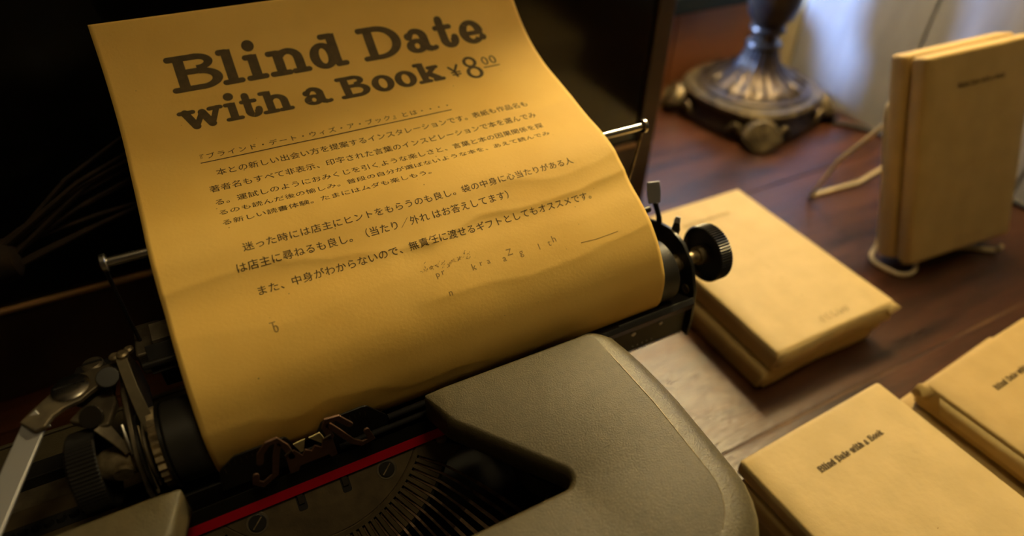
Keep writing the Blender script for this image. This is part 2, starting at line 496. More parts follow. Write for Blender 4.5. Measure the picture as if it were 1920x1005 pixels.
def glyph(g, ch, x0, x1, y, c, xh, sw, st):
    """one bold slab-serif letter between x0 and x1 on baseline y; c = cap height, xh = x-height"""
    w = x1 - x0
    r = st / 2
    X = lambda t: x0 + w * t
    S = g.stroke
    if ch == 'B':
        xs = X(0.15) + sw / 2
        S([(X(0) + r, y + c - r), (X(0.55), y + c - r)], st)
        S([(X(0) + r, y + r), (X(0.6), y + r)], st)
        S([(xs, y + r), (xs, y + c - r)], sw, False)
        ym = y + c * 0.54
        S([(xs, ym), (X(0.6), ym)], st, False)
        S([(X(0.5), y + c - r), (X(0.62), y + c - r)], st, False)
        g.ring(X(0.56), (ym + y + c) / 2, w * 0.34, (y + c - ym) / 2 + r * 0 + 0, sw * 0.85, st * 0.95, -90, 90)
        g.ring(X(0.58), (ym + y) / 2 + r * 0.4, w * 0.42, (ym - y) / 2 + r * 0.45, sw, st, -90, 90)
    elif ch == 'D':
        xs = X(0.16) + sw / 2
        S([(X(0) + r, y + c - r), (X(0.45), y + c - r)], st)
        S([(X(0) + r, y + r), (X(0.45), y + r)], st)
        S([(xs, y + r), (xs, y + c - r)], sw, False)
        g.ring(X(0.44), y + c / 2, w * 0.56, c / 2, sw * 1.05, st, -90, 90)
    elif ch in 'li':
        xs = X(0.5)
        top = c if ch == 'l' else xh
        S([(X(0.06) + r, y + top - r), (xs, y + top - r)], st)
        S([(X(0) + r, y + r), (X(1) - r, y + r)], st)
        S([(xs, y + r), (xs, y + top - sw * 0.0 - r * 0.2)], sw, False)
        if ch == 'i':
            g.dot(xs - w * 0.02, y + xh + sw * 0.95, sw * 0.62)
    elif ch in 'nh':
        xa, xb = X(0.29), X(0.76)
        top = xh if ch == 'n' else c
        S([(X(0.02) + r, y + top - r), (xa, y + top - r)], st)
        S([(X(0) + r, y + r), (X(0.5) - r * 0.4, y + r)], st)
        S([(X(0.56) + r * 0.4, y + r), (X(1) - r, y + r)], st)
        S([(xa, y + r), (xa, y + top - r * 0.2)], sw, False)
        S([(xb, y + r), (xb, y + xh * 0.62)], sw, False)
        cx = (xa + xb) / 2
        g.ring(cx, y + xh * 0.6, (xb - xa) / 2 + sw / 2, xh * 0.42, sw, st * 1.1, 0, 150)
    elif ch == 'd':
        xs = X(0.70)
        g.ring(X(0.37), y + xh / 2, w * 0.37, xh / 2 + r * 0.2, sw, st * 1.05)
        S([(xs, y + r), (xs, y + c - r * 0.2)], sw, False)
        S([(X(0.44), y + c - r), (xs, y + c - r)], st)
        S([(xs, y + r), (X(1) - r, y + r)], st)
    elif ch == 'a':
        xs = X(0.62)
        g.ring(X(0.34), y + xh * 0.30, w * 0.34, xh * 0.31, sw * 0.95, st * 0.95)
        S([(xs, y + xh * 0.12), (xs, y + xh * 0.66)], sw, False)
        g.ring(X(0.38), y + xh * 0.64, xs + sw / 2 - X(0.38), xh * 0.38, sw, st * 1.1, 0, 100)
        g.ring(X(0.38), y + xh * 0.66, w * 0.28, xh * 0.36, st * 1.1, st * 1.1, 88, 165)
        g.dot(X(0.15), y + xh * 0.72, sw * 0.48)
        S([(xs + sw * 0.1, y + r * 1.2), (X(0.85), y + r * 0.9), (X(1) - r, y + r * 1.2)], st)
        S([(xs - sw * 0.1, y + xh * 0.2), (xs + sw * 0.45, y + r * 1.1)], sw * 0.8)
    elif ch == 't':
        xs = X(0.36)
        S([(xs, y + xh * 0.35), (xs, y + xh * 1.22)], sw * 0.95, False)
        g.dot(xs, y + xh * 1.22, sw * 0.45)
        S([(X(0) + r, y + xh - r), (X(0.86) - r, y + xh - r)], st)
        g.ring((xs - sw / 2 + X(1)) / 2, y + xh * 0.36, (X(1) - xs + sw / 2) / 2, xh * 0.38, sw, st * 1.15, 180, 370, False)
        g.dot(X(1) - sw * 0.42, y + xh * 0.42, sw * 0.42)
    elif ch == 'e':
        g.ring(X(0.48), y + xh / 2, w * 0.48, xh / 2 + r * 0.2, sw, st * 1.05, 0, 318)
        S([(X(0.2), y + xh * 0.46), (X(0.92), y + xh * 0.46)], st * 0.95, False)
        g.dot(X(0.86), y + xh * 0.235, sw * 0.44)
    elif ch == 'o':
        g.ring(X(0.5), y + xh / 2, w * 0.5, xh / 2 + r * 0.15, sw, st)
    elif ch == 'w':
        pts = [(0.17, 1), (0.34, 0), (0.53, 0.80), (0.68, 0), (0.86, 1)]
        q = [(X(a), y + xh * b + (r if b == 0 else (-r if b == 1 else 0))) for a, b in pts]
        for i, ww in enumerate((sw, sw * 0.72, sw, sw * 0.72)):
            S([q[i], q[i + 1]], ww, True)
        S([(X(0.0) + r, y + xh - r), (X(0.34), y + xh - r)], st)
        S([(X(0.70), y + xh - r), (X(1.0) - r, y + xh - r)], st)
    elif ch == 'k':
        xs = X(0.29)
        S([(X(0.03) + r, y + c - r), (xs, y + c - r)], st)
        S([(X(0) + r, y + r), (X(0.52) - r, y + r)], st)
        S([(xs, y + r), (xs, y + c - r * 0.2)], sw, False)
        S([(xs + sw * 0.3, y + xh * 0.42), (X(0.78), y + xh - r)], st * 1.1, False)
        S([(X(0.55), y + xh - r), (X(0.93) - r, y + xh - r)], st)
        S([(X(0.46), y + xh * 0.58), (X(0.80), y + r * 1.3)], sw * 0.95, False)
        S([(X(0.62), y + r), (X(1) - r, y + r)], st)


def word_ink(step, spec, c, xh, sw, st, base):
    g = Ink2D()
    g.step = step
    for ch, a, b in spec:
        glyph(g, ch, a, b, base(a), c, xh, sw, st)
    return g


def typed_line(g, text, x0, width, y, h):
    """small stamped 'Blind Date with a Book' line; proportional widths"""
    wd = {'B': 1.25, 'l': .62, 'i': .62, 'n': 1.12, 'd': 1.08, 'D': 1.3, 'a': 1.0, 't': .72, 'e': .9, 'w': 1.35, 'h': 1.12, 'o': .95, 'k': 1.12, ' ': .55}
    tot = sum(wd[c] for c in text)
    u = width / tot
    x = x0
    for ch in text:
        if ch != ' ':
            glyph(g, ch, x + u * 0.03, x + u * (wd[ch] - 0.03), y, h, h * 0.78, h * 0.19, h * 0.115)
        x += u * wd[ch]


def ink_object(name, g, mapper, m, parent, lift=0.00005):
    vs, fs = [], []
    for j, poly in enumerate(g.polys):
        k = len(vs)
        e = (j % 40) * 0.0025
        for (u, w) in poly:
            vs.append(mapper(u, w, e))
        fs.append(tuple(range(k, k + len(poly))))
    me = bpy.data.meshes.new(name)
    me.from_pydata([(v[0] * MM, v[1] * MM, v[2] * MM) for v in vs], [], fs)
    me.materials.append(m)
    o = bpy.data.objects.new(name, me)
    scene.collection.objects.link(o)
    if parent is not None:
        o.parent = parent
        me.transform(parent.matrix_basis.inverted())
    return o


# ------------------------------------------------------------------ the printed sheet: a cylinder-like sheet whose generator runs along the platen
PR = [(-22.8, 118.1), (-21.9, 128.2), (-18.5, 135.3), (-13.0, 142.9), (-6.0, 149.4), (4.3, 156.4), (15, 161.9), (24, 167.4),
      (31.5, 171.8), (41.3, 175.3), (54.9, 178.0), (68.3, 180.9), (82.8, 184.4), (103, 189.4), (122.6, 198.2), (138, 210.5),
      (149.8, 225.6)]


def sheet_curve(n=400):
    a1 = math.atan2(118.1 - 116.8, -22.8 + 5.5)
    P = [(-5.5 + 17.35 * cos(a1 + math.radians(224.5 * (1 - k / 14))), 116.8 + 17.35 * sin(a1 + math.radians(224.5 * (1 - k / 14)))) for k in range(14)] + PR
    t = [0.0]
    for a, b in zip(P, P[1:]):
        t.append(t[-1] + math.hypot(b[0] - a[0], b[1] - a[1]))
    N = len(P)
    m = []
    for i in range(N):
        if i == 0:
            m.append(tuple((P[1][k] - P[0][k]) / (t[1] - t[0]) for k in (0, 1)))
        elif i == N - 1:
            m.append(tuple((P[i][k] - P[i - 1][k]) / (t[i] - t[i - 1]) for k in (0, 1)))
        else:
            hd, hs = t[i + 1] - t[i], t[i] - t[i - 1]
            m.append(tuple((hs * hs * P[i + 1][k] + (hd * hd - hs * hs) * P[i][k] - hd * hd * P[i - 1][k]) / (hs * hd * (hd + hs)) for k in (0, 1)))
    out = []
    for q in range(n):
        x = t[-1] * q / (n - 1)
        i = 0
        while i < N - 2 and t[i + 1] <= x:
            i += 1
        h = t[i + 1] - t[i]
        u = (x - t[i]) / h
        out.append(tuple((2 * u**3 - 3 * u**2 + 1) * P[i][k] + (u**3 - 2 * u**2 + u) * h * m[i][k] + (-2 * u**3 + 3 * u**2) * P[i + 1][k] + (u**3 - u**2) * h * m[i + 1][k] for k in (0, 1)))
    s = [0.0]
    for a, b in zip(out, out[1:]):
        s.append(s[-1] + math.hypot(b[0] - a[0], b[1] - a[1]))
    return out, s


SC, SS = sheet_curve()
STOT = SS[-1]
print('sheet length', STOT)


def at_s(s):
    s = min(max(s, 0), STOT - 1e-6)
    lo, hi = 0, len(SS) - 1
    while hi - lo > 1:
        mid = (lo + hi) // 2
        if SS[mid] <= s:
            lo = mid
        else:
            hi = mid
    u = (s - SS[lo]) / (SS[hi] - SS[lo])
    a, b = SC[lo], SC[hi]
    y, z = a[0] + (b[0] - a[0]) * u, a[1] + (b[1] - a[1]) * u
    i0, i1 = max(lo - 2, 0), min(hi + 2, len(SC) - 1)
    ty, tz = SC[i1][0] - SC[i0][0], SC[i1][1] - SC[i0][1]
    l = math.hypot(ty, tz)
    return y, z, -tz / l, ty / l


# creases: polyline in (x, s), amplitude, width above and below
CREASES = [
    ([(-108, 136.6), (-85, 138.5), (-65, 139.6), (-55, 136.5), (-40, 133), (-15, 129), (0, 127)], 0.55, 9, 3.0),
    ([(0, 128), (12, 130), (26, 133.5), (50, 131.0), (75, 131.9), (90, 134), (108, 136)], 0.75, 10, 3.0),
    ([(45, 146), (70, 141), (90, 143), (108, 147)], 0.45, 6, 5),
    ([(-5, 103), (15, 103), (38, 100.2), (60, 101), (85, 104), (108, 106)], 0.40, 7, 3.5),
    ([(-108, 81.5), (-90, 81), (-71, 76), (-60, 79), (-45, 77), (-24, 70), (-5, 71), (20, 66)], 0.40, 5, 3.0),
    ([(60, 190), (80, 186), (108, 190)], 0.5, 12, 10),
    ([(-108, 118), (-60, 112), (-20, 116)], 0.25, 9, 7),
    ([(-108, 245), (-60, 240), (-20, 250), (30, 266)], 0.25, 12, 8),
]


def crease(x, s):
    d = 0.0
    for pts, amp, wa, wb in CREASES:
        if x < pts[0][0] - 12 or x > pts[-1][0] + 12:
            continue
        if x <= pts[0][0]:
            sv = pts[0][1]
            e = 1 - (pts[0][0] - x) / 12
        elif x >= pts[-1][0]:
            sv = pts[-1][1]
            e = 1 - (x - pts[-1][0]) / 12
        else:
            e = 1.0
            for a, b in zip(pts, pts[1:]):
                if a[0] <= x <= b[0]:
                    t = (x - a[0]) / (b[0] - a[0])
                    t = t * t * (3 - 2 * t)
                    sv = a[1] + (b[1] - a[1]) * t
                    break
        dd = s - sv
        ww = wa if dd > 0 else wb
        d += 1.3 * amp * e * math.exp(-abs(dd) / ww) * (1 if True else 0)
    # soft waves
    d += 0.10 * sin(x * 0.055 + s * 0.03) * sin(s * 0.07 + 1.0) + 0.05 * sin(x * 0.17 + 2) * sin(s * 0.13)
    if s < 75:
        d *= max(0, (s - 60) / 15) if s > 60 else 0
    return d


def sheet(x, s, lift=0.0):
    y, z, ny, nz = at_s(s)
    d = crease(x, s) + lift
    return (x, y + ny * d, z + nz * d)


paper = empty('printed_sheet', (0, 0, 121.8), 0, 'curling sheet of yellowed kraft paper with black printed notice, held in the typewriter', 'paper')
nx_, ns_ = 106, 290
vs, fs = [], []
for j in range(ns_ + 1):
    for i in range(nx_ + 1):
        x = -105 + 210 * i / nx_
        vs.append(sheet(x, STOT * j / ns_))
for j in range(ns_):
    for i in range(nx_):
        a = j * (nx_ + 1) + i
        fs.append((a, a + 1, a + nx_ + 2, a + nx_ + 1))
b = MB()
b.add(vs, fs)
so = b.build('sheet', m_paper, paper, angle=180)
# back side below the printed side
sol = so.modifiers.new('thickness', 'SOLIDIFY')
sol.thickness = 0.00016
sol.offset = 0.0


def sm(x, s, e=0.0):
    return sheet(x, s, 0.13 + e)


BL1 = lambda x: 244.6 - 0.008 * (x + 80)
BL2 = lambda x: 223.0
t1 = word_ink(1.4, [('B', -79.8, -56.6), ('l', -57.6, -47.4), ('i', -46.6, -36.2), ('n', -35.6, -15.4), ('d', -14.8, 3.4),
                    ('D', 11.2, 33.4), ('a', 35.2, 52.3), ('t', 52.4, 65.0), ('e', 66.3, 80.8)], 18.8, 14.2, 4.7, 2.9, BL1)
ink_object('title_lettering', t1, sm, m_ink, paper)
t2 = word_ink(1.4, [('w', -81.2, -61.2), ('i', -61.6, -53.4), ('t', -53.9, -44.6), ('h', -45.0, -30.4), ('a', -25.0, -11.6),
                    ('B', -7.6, 8.0), ('o', 9.4, 20.9), ('o', 21.6, 33.0), ('k', 33.0, 47.6)], 14.2, 11.2, 3.7, 2.3, BL2)
ink_object('title_lettering', t2, sm, m_ink, paper)
# the price
g = Ink2D()
g.step = 1.0
S = g.stroke
S([(51.6, 230.6), (53.8, 227.3)], 1.3)
S([(56.6, 231.4), (53.9, 227.3), (54.2, 223.6)], 1.3)
S([(52.0, 226.6), (56.6, 226.6)], 0.9)
S([(52.2, 224.9), (56.4, 224.9)], 0.9)
g.ring(64.3, 231.6, 3.9, 3.9, 1.9, 1.6)
g.ring(64.3, 223.9, 4.6, 4.6, 2.1, 1.7)
g.ring(72.9, 230.6, 1.8, 2.9, 0.85, 0.75)
g.ring(77.6, 230.6, 1.8, 2.9, 0.85, 0.75)
S([(70.6, 226.0), (79.6, 226.0)], 0.65)
ink_object('price_lettering', g, sm, m_ink, paper)
# rule under the first small line
g = Ink2D()
g.step = 2.0
g.stroke([(-77.6, 200.0), (40.4, 199.8)], 0.55, False)
ink_object('rule', g, sm, m_ink_thin, paper)

# Japanese text set character by character with Blender's built-in font
_gl = {}


def glyph_mesh(ch):
    if ch not in _gl:
        cu = bpy.data.curves.new('glyph', 'FONT')
        cu.body = ch
        cu.size = 1.0
        cu.resolution_u = 3
        ob = bpy.data.objects.new('glyph', cu)
        scene.collection.objects.link(ob)
        bpy.context.view_layer.update()
        dg = bpy.context.evaluated_depsgraph_get()
        me = ob.evaluated_get(dg).to_mesh()
        v = [(p.co.x, p.co.y) for p in me.vertices]
        f = [tuple(p.vertices) for p in me.polygons]
        ob.evaluated_get(dg).to_mesh_clear()
        bpy.data.objects.remove(ob)
        bpy.data.curves.remove(cu)
        _gl[ch] = (v, f)
    return _gl[ch]


def text_line(name, text, xc0, pitch, s, size, sq, m, parent, mapper, gap_at=None, gap=0.0):
    vs, fs = [], []
    for i, ch in enumerate(text):
        if ch in ' \u3000':
            continue
        v, f = glyph_mesh(ch)
        off = gap if (gap_at is not None and i >= gap_at) else 0
        x0 = xc0 + i * pitch + off - size * 0.5
        for c_, (du, dw) in enumerate(((-0.007, -0.005), (0.007, 0.005))):
            k = len(vs)
            for (u, w) in v:
                vs.append(mapper(x0 + (u + du) * size, s + (w + dw - 0.38) * size * sq, c_ * 0.004))
            fs += [tuple(q + k for q in p) for p in f]
    me = bpy.data.meshes.new(name)
    me.from_pydata([(p[0] * MM, p[1] * MM, p[2] * MM) for p in vs], [], fs)
    me.materials.append(m)
    o = bpy.data.objects.new(name, me)
    scene.collection.objects.link(o)
    o.parent = parent
    me.transform(parent.matrix_basis.inverted())
    return o


LINES = [
    ('『ブラインド・デート・ウィズ・ア・ブック』とは・・・・', -77.4, 4.50, 203.6, 3.9, 1.0),
    ('本との新しい出会い方を提案するインスタレーションです。表紙も作品名も', -70.7, 4.483, 192.3, 4.4, 1.0),
    ('著者名もすべて非表示、印字された言葉のインスピレーションで本を選んでみ', -75.3, 4.482, 183.0, 4.4, 0.98),
    ('る。運試しのようにおみくじを引くような楽しさと、言葉と本の因果関係を探', -75.0, 4.46, 174.6, 4.4, 0.86),
    ('るのも読んだ後の愉しみ。普段の自分が選ばないような本を、あえて読んでみ', -74.8, 4.465, 168.1, 4.4, 0.72),
    ('る新しい読書体験。たまにはムダも楽しもう。', -74.7, 4.45, 162.0, 4.4, 0.70),
    ('迷った時には店主にヒントをもらうのも良し。袋の中身に心当たりがある人', -70.0, 4.512, 147.8, 4.4, 0.92),
    ('は店主に尋ねるも良し。（当たり／外れはお答えしてます）', -74.8, 4.50, 139.7, 4.4, 1.0),
    ('また、中身がわからないので、無責任に渡せるギフトとしてもオススメです。', -70.2, 4.485, 128.4, 4.4, 0.98),
]
for i, (t, x, p_, s, sz, sq) in enumerate(LINES):
    text_line('text_line', t, x, p_, s, sz, sq, m_ink_thin, paper, sm, 18 if i == 7 else None, 1.2)
# stray faint type
for t, x, s, sz in (('a', 29.5, 111.2, 3.4), ('Z', 32.3, 113.2, 3.4), ('g', 37.9, 111.6, 3.4), ('l', 47.5, 111.5, 3.4), ('t', 52.6, 111.8, 3.4),
                    ('h', 55.2, 112.9, 3.6), ('k', 14.8, 111.6, 3.4), ('r', 18.5, 112.3, 3.0), ('a', 22.0, 112.2, 3.0), ('n', 1.0, 104.1, 3.2),
                    ('T', -69.6, 113.2, 3.2), ('0', -68.7, 111.6, 3.2), ('p', -1.5, 113.2, 3.0), ('r', 1.2, 113.6, 3.0)):
    text_line('stray_type', t, x, 3, s, sz * 1.25, 1.0, m_ink_faint, paper, sm)
g = Ink2D()
g.step = 1
rs = random.Random(11)
for k in range(70):
    q = k / 70
    x = -8 + 23 * q + rs.gauss(0, 0.8)
    y = 116 + 1.2 * q + rs.gauss(0, 0.9)
    g.stroke([(x, y), (x + rs.uniform(-0.5, 0.9), y + rs.uniform(-0.6, 0.8))], rs.uniform(0.10, 0.28))
for k in range(45):
    x, y = rs.uniform(-100, 100), rs.uniform(85, 255)
    g.dot(x, y, rs.uniform(0.10, 0.28))
g.stroke([(66, 107.2), (74, 106.6), (86, 107.0)], 0.22)
ink_object('smudge', g, sm, m_ink_faint, paper)['kind'] = 'stuff'

# ------------------------------------------------------------------ typewriter
tw = empty('typewriter', (-70, -30, 0), 0, 'old portable typewriter with a grey enamelled cover and black roller, holding the printed sheet', 'typewriter')
CX = -70.0
AX = (0, -5.5, 116.8)


# --- ribbon cover: U-shaped top plate with rolled edges
def rounded(pts, rads, n=7):
    out = []
    N = len(pts)
    for i, p in enumerate(pts):
        r = rads[i]
        if r <= 0:
            out.append(p)
            continue
        a, b = Vector(pts[i - 1]), Vector(pts[(i + 1) % N])
        p = Vector(p)
        d1, d2 = (a - p).normalized(), (b - p).normalized()
        ang = d1.angle(d2)
        t = r / math.tan(ang / 2)
        q1, q2 = p + d1 * t, p + d2 * t
        c = p + (d1 + d2).normalized() * (r / sin(ang / 2))
        v1, v2 = q1 - c, q2 - c
        a1 = math.atan2(v1.y, v1.x)
        a2 = math.atan2(v2.y, v2.x)
        da = (a2 - a1 + PI) % (2 * PI) - PI
        for k in range(n + 1):
            aa = a1 + da * k / n
            out.append((c.x + r * cos(aa), c.y + r * sin(aa)))
    return out


def ztop(x, y):
    return 119.2 - 0.03 * (-29 - y)


# outline, right half (relative to body centre), from notch rear corner clockwise
XR = 128.5
half = [(47, -29.5, 0, 'r'), (XR, -30.5, 3, 'o'), (XR + 2.0, -70, 60, 'o'), (XR + 1.5, -133, 22, 'o')]
ol = [(CX + 47, -29.8), (CX + XR, -30.6), (CX + XR + 2.5, -75), (CX + XR + 1.5, -134), (CX - XR - 1.5, -134), (CX - XR - 2.5, -75), (CX - XR, -30.6), (CX - 47, -29.8),
      (CX - 54, -45), (CX - 92, -94), (CX + 92, -94), (CX + 54, -45)]
rad_ = [0.6, 5, 60, 24, 24, 60, 5, 0.6, 22, 7, 7, 22]
cls = []
outl = []
for i, p in enumerate(ol):
    q = rounded([ol[i - 1], p, ol[(i + 1) % len(ol)]], [0, rad_[i], 0], 8)[1:-1]
    for k in q:
        outl.append(k)
        cls.append(i)
# densify straight runs
dense, dcl = [], []
for k in range(len(outl)):
    a, b_ = outl[k], outl[(k + 1) % len(outl)]
    L = math.hypot(b_[0] - a[0], b_[1] - a[1])
    n = max(1, int(L / 8))
    for j in range(n):
        dense.append((a[0] + (b_[0] - a[0]) * j / n, a[1] + (b_[1] - a[1]) * j / n))
ND = len(dense)
nrm = []
for k in range(ND):
    a, b_ = dense[k - 1], dense[(k + 1) % ND]
    dx, dy = b_[0] - a[0], b_[1] - a[1]
    l = math.hypot(dx, dy) or 1
    nrm.append((dy / l, -dx / l))
# orientation check: outward normal at the right side must point +x
kk = max(range(ND), key=lambda k: dense[k][0])
if nrm[kk][0] < 0:
    nrm = [(-a, -b_) for a, b_ in nrm]


def kind_of(p):
    x, y = p[0] - CX, p[1]
    if y > -31.5 and abs(x) > 46.5 and abs(x) < XR - 3:
        return 'rear'
    if abs(x) < 96 and y > -96 and abs(x) <= 47 + (-29 - y) * 0.80 + 3:
        return 'notch'
    return 'side'


def ring_off(j, kd, p):
    # (outward, downward)
    if kd == 'side':
        t = min(1, max(0, (-30 - p[1]) / 10))
        w = 5 + 9.5 * t
        tab = [(0, 0), (0.4 * w, 0.8), (0.75 * w, 3.0), (0.93 * w, 6.5), (w, 11), (w + 0.8, 24), (w + 0.8, 46)]
    elif kd == 'rear':
        tab = [(0, 0), (0.9, 0.3), (1.6, 1.2), (1.9, 2.6), (1.9, 6), (1.9, 10), (1.9, 14)]
    else:
        tab = [(0, 0), (1.2, 0.5), (2.2, 1.8), (2.7, 3.6), (2.8, 6), (2.8, 9.5), (2.8, 12)]
    return tab[j]


kinds = [kind_of(p) for p in dense]
offs = []
for j in range(7):
    row = [ring_off(j, kinds[k], dense[k]) for k in range(ND)]
    for _ in range(2):
        row = [tuple((row[k - 1][c] + 2 * row[k][c] + row[(k + 1) % ND][c]) / 4 for c in (0, 1)) for k in range(ND)]
    offs.append(row)
import bmesh
bm = bmesh.new()
rings = []
for j in range(7):
    rg = []
    for k in range(ND):
        x, y = dense[k]
        o_, d_ = offs[j][k]
        # crease: ring 0 doubled as a tiny ridge
        tipd = min(math.hypot(x - CX - sg_ * 47, y + 29.8) for sg_ in (-1, 1))
        o_ *= min(1.0, 0.15 + tipd / 9.0)
        rg.append(bm.verts.new(((x + nrm[k][0] * o_) * MM, (y + nrm[k][1] * o_) * MM, (ztop(x, y) - d_) * MM)))
    rings.append(rg)
for j in range(6):
    for k in range(ND):
        f = bm.faces.new((rings[j][k], rings[j][(k + 1) % ND], rings[j + 1][(k + 1) % ND], rings[j + 1][k]))
        f.smooth = True
        if kinds[k] == 'side':
            f.material_index = 1
top = bm.faces.new(rings[0])
top.smooth = False
bmesh.ops.triangulate(bm, faces=[top])
bmesh.ops.recalc_face_normals(bm, faces=bm.faces)
me = bpy.data.meshes.new('ribbon_cover')
bm.to_mesh(me)
bm.free()
me.materials.append(m_body)
me.materials.append(m_band)
me.set_sharp_from_angle(angle=math.radians(50))
cov = bpy.data.objects.new('ribbon_cover', me)
scene.collection.objects.link(cov)
cov.parent = tw
me.transform(tw.matrix_basis.inverted())
md = cov.modifiers.new('thickness', 'SOLIDIFY')
md.thickness = 0.0012
md.offset = -1
md.use_quality_normals = True
# thin bright tube imitating the light line on each side's crease ridge
for sg in (-1, 1):
    pts = [(p[0], p[1], ztop(*p) + 0.02) for p in dense if sg * (p[0] - CX) > 96 and -36 > p[1] > -131]
    pts.sort(key=lambda p: -p[1])
    MB().tube(pts, [0.12 + 0.14 * max(0.0, 1 - abs((p[1] + 68) / 48)) for p in pts], 6).build('crease_light_line', m_brassy, tw)

# --- lower body
zb = 84
XB = 139
MB().box(CX + XB, CX + XB + 2, -140, 56, 9, zb).build('side_panel', m_body, tw, bevel=0.8)
MB().box(CX - XB - 2, CX - XB, -140, 56, 9, zb).build('side_panel', m_body, tw, bevel=0.8)
MB().box(CX - XB, CX + XB, 54, 56, 9, zb).build('rear_panel', m_body, tw, bevel=0.6)
MB().box(CX - XB, CX + XB, -142, -140, 9, 60).build('front_panel', m_body, tw, bevel=0.6)
MB().box(CX - XB, CX + XB, -140, 54, 9, 13).build('base_plate', m_inside, tw)
MB().box(CX - XB, CX + XB, 33.5, 54, zb - 3, zb - 1).build('rear_shelf', m_body, tw, bevel=0.4)
for x in (CX - 125, CX + 125):
    for y in (-128, 44):
        MB().lathe([(0, 9), (7, 10), (9, 8)], 'z', (x, y, 0), 24).build('rubber_foot', m_rubber, tw)
# track on which the carriage runs
MB().box(CX - XB + 1, CX + XB - 1, 23, 31.5, 84, 93).build('rear_track', m_black, tw, bevel=0.6)
MB().box(CX - XB + 1, CX + XB - 1, 12.6, 23, 84.5, 87).build('track_channel', m_dull, tw)
MB().box(CX - XB + 1, CX + XB - 1, -14, 12.4, 80, 89).build('front_track', m_segment, tw, bevel=0.5)
for k in range(16):
    x = CX - XB + 8 + k * 4.4
    MB().lathe([(0, 1.7), (1.6, 1.9), (3.0, 1.2)], 'z', (x, 0.5, 88.4), 10).build('track_roller', m_black, tw)
MB().box(CX - XB + 3, CX - XB + 75, -3.2, 4.0, 88.8, 89.4).build('roller_slot', m_inside, tw)

# --- carriage
ca = tw
MB().lathe([(-118, 15.6), (-117.4, 16.2), (116.4, 16.2), (117.0, 15.6)], 'x', AX, 72).build('platen', m_rubber, ca)


def ribbed(k, t, r):
    return r


def knob(x0, x1, r, out):
    n = 132

    def rd(k, t, rr):
        if rr > r - 0.7:
            return rr - (0.0 if (k % 2) else 0.6)
        return rr
    L = x1 - x0
    s_ = 1 if out > 0 else -1
    a, b_ = (x0, x1) if out > 0 else (x1, x0)
    # a = inner face, b_ = outer face
    d = s_
    prof = [(a + d * 3.0, 4), (a + d * 3.0, r - 2.2), (a + d * 0.2, r - 0.9), (a + d * 0.7, r), (b_ - d * 1.2, r), (b_ - d * 0.5, r - 0.6), (b_, r - 2.0), (b_, 3)]
    return MB().lathe(prof, 'x', AX, n, rd)


knob(144.0, 152.8, 15.6, 1).build('platen_knob', m_knob, ca, angle=15)
knob(-150.2, -139.6, 15.8, -1).build('platen_knob', m_knob, ca, angle=15)
MB().lathe([(123, 5), (131, 5), (131, 3.4), (141, 3.4), (141, 5.0), (147.5, 5.0), (147.5, 4)], 'x', AX, 32).build('platen_axle', m_brassy, ca)
MB().lathe([(-145, 4), (-140, 6.2), (-131.5, 6.2), (-131.5, 5), (-117, 5)], 'x', AX, 32).build('platen_axle', m_brassy, ca)
MB().lathe([(-1.2, 3.2), (0.6, 3.2), (1.4, 2.2)], 'y', (-135.3, -11.8, 117.6), 24).build('set_screw', m_brassy, ca)
# end plates
prof = [(-24, 80), (-24.5, 92), (-22, 110), (-16, 123), (-7, 130.5), (4, 133), (13, 131), (26, 126), (44, 122), (50, 112), (50, 96), (30, 92), (0, 80)]
MB().prism(prof, lambda u, w, t: (t, u, w), 127.4, 129.6).build('end_plate', m_black, ca, bevel=0.5)
profl = [(-20, 92), (-20, 112), (-12, 124), (0, 129), (14, 134), (26, 132), (44, 124), (50, 112), (50, 96), (30, 92)]
MB().prism(profl, lambda u, w, t: (t, u, w), -129.8, -127.8).build('end_plate', m_dull, ca, bevel=0.5)
MB().lathe([(123.5, 3.0), (124.8, 3.6), (125.6, 2.0)], 'x', (3.6, -8.2, 118.2), 20).build('plate_screw', m_brassy, ca)
MB().lathe([(123.5, 2.6), (125.4, 3.0), (126.2, 1.6)], 'x', (3.6, -16.0, 107.5), 20).build('plate_screw', m_brassy, ca)
# ratchet wheel
n = 60
MB().lathe([(-122.6, 8), (-122.6, 14.6), (-119.8, 14.6), (-119.8, 8)], 'x', AX, n, lambda k, t, r: r + (1.3 if (r > 10 and k % 2) else 0)).build('ratchet_wheel', m_brassy, ca, smooth=False)
MB().lathe([(-119.4, 8), (-119.4, 16.9), (-118.2, 16.9), (-118.2, 8)], 'x', AX, 64).build('end_disc', m_black, ca)
# line spacer parts between ratchet and end plate
for x, r, m in ((-126.3, 15.5, m_black), (-124.6, 13.0, m_dull)):
    MB().lathe([(x - 0.4, 5), (x - 0.4, r), (x + 0.4, r), (x + 0.4, 5)], 'x', AX, 48).build('spacer_disc', m, ca)


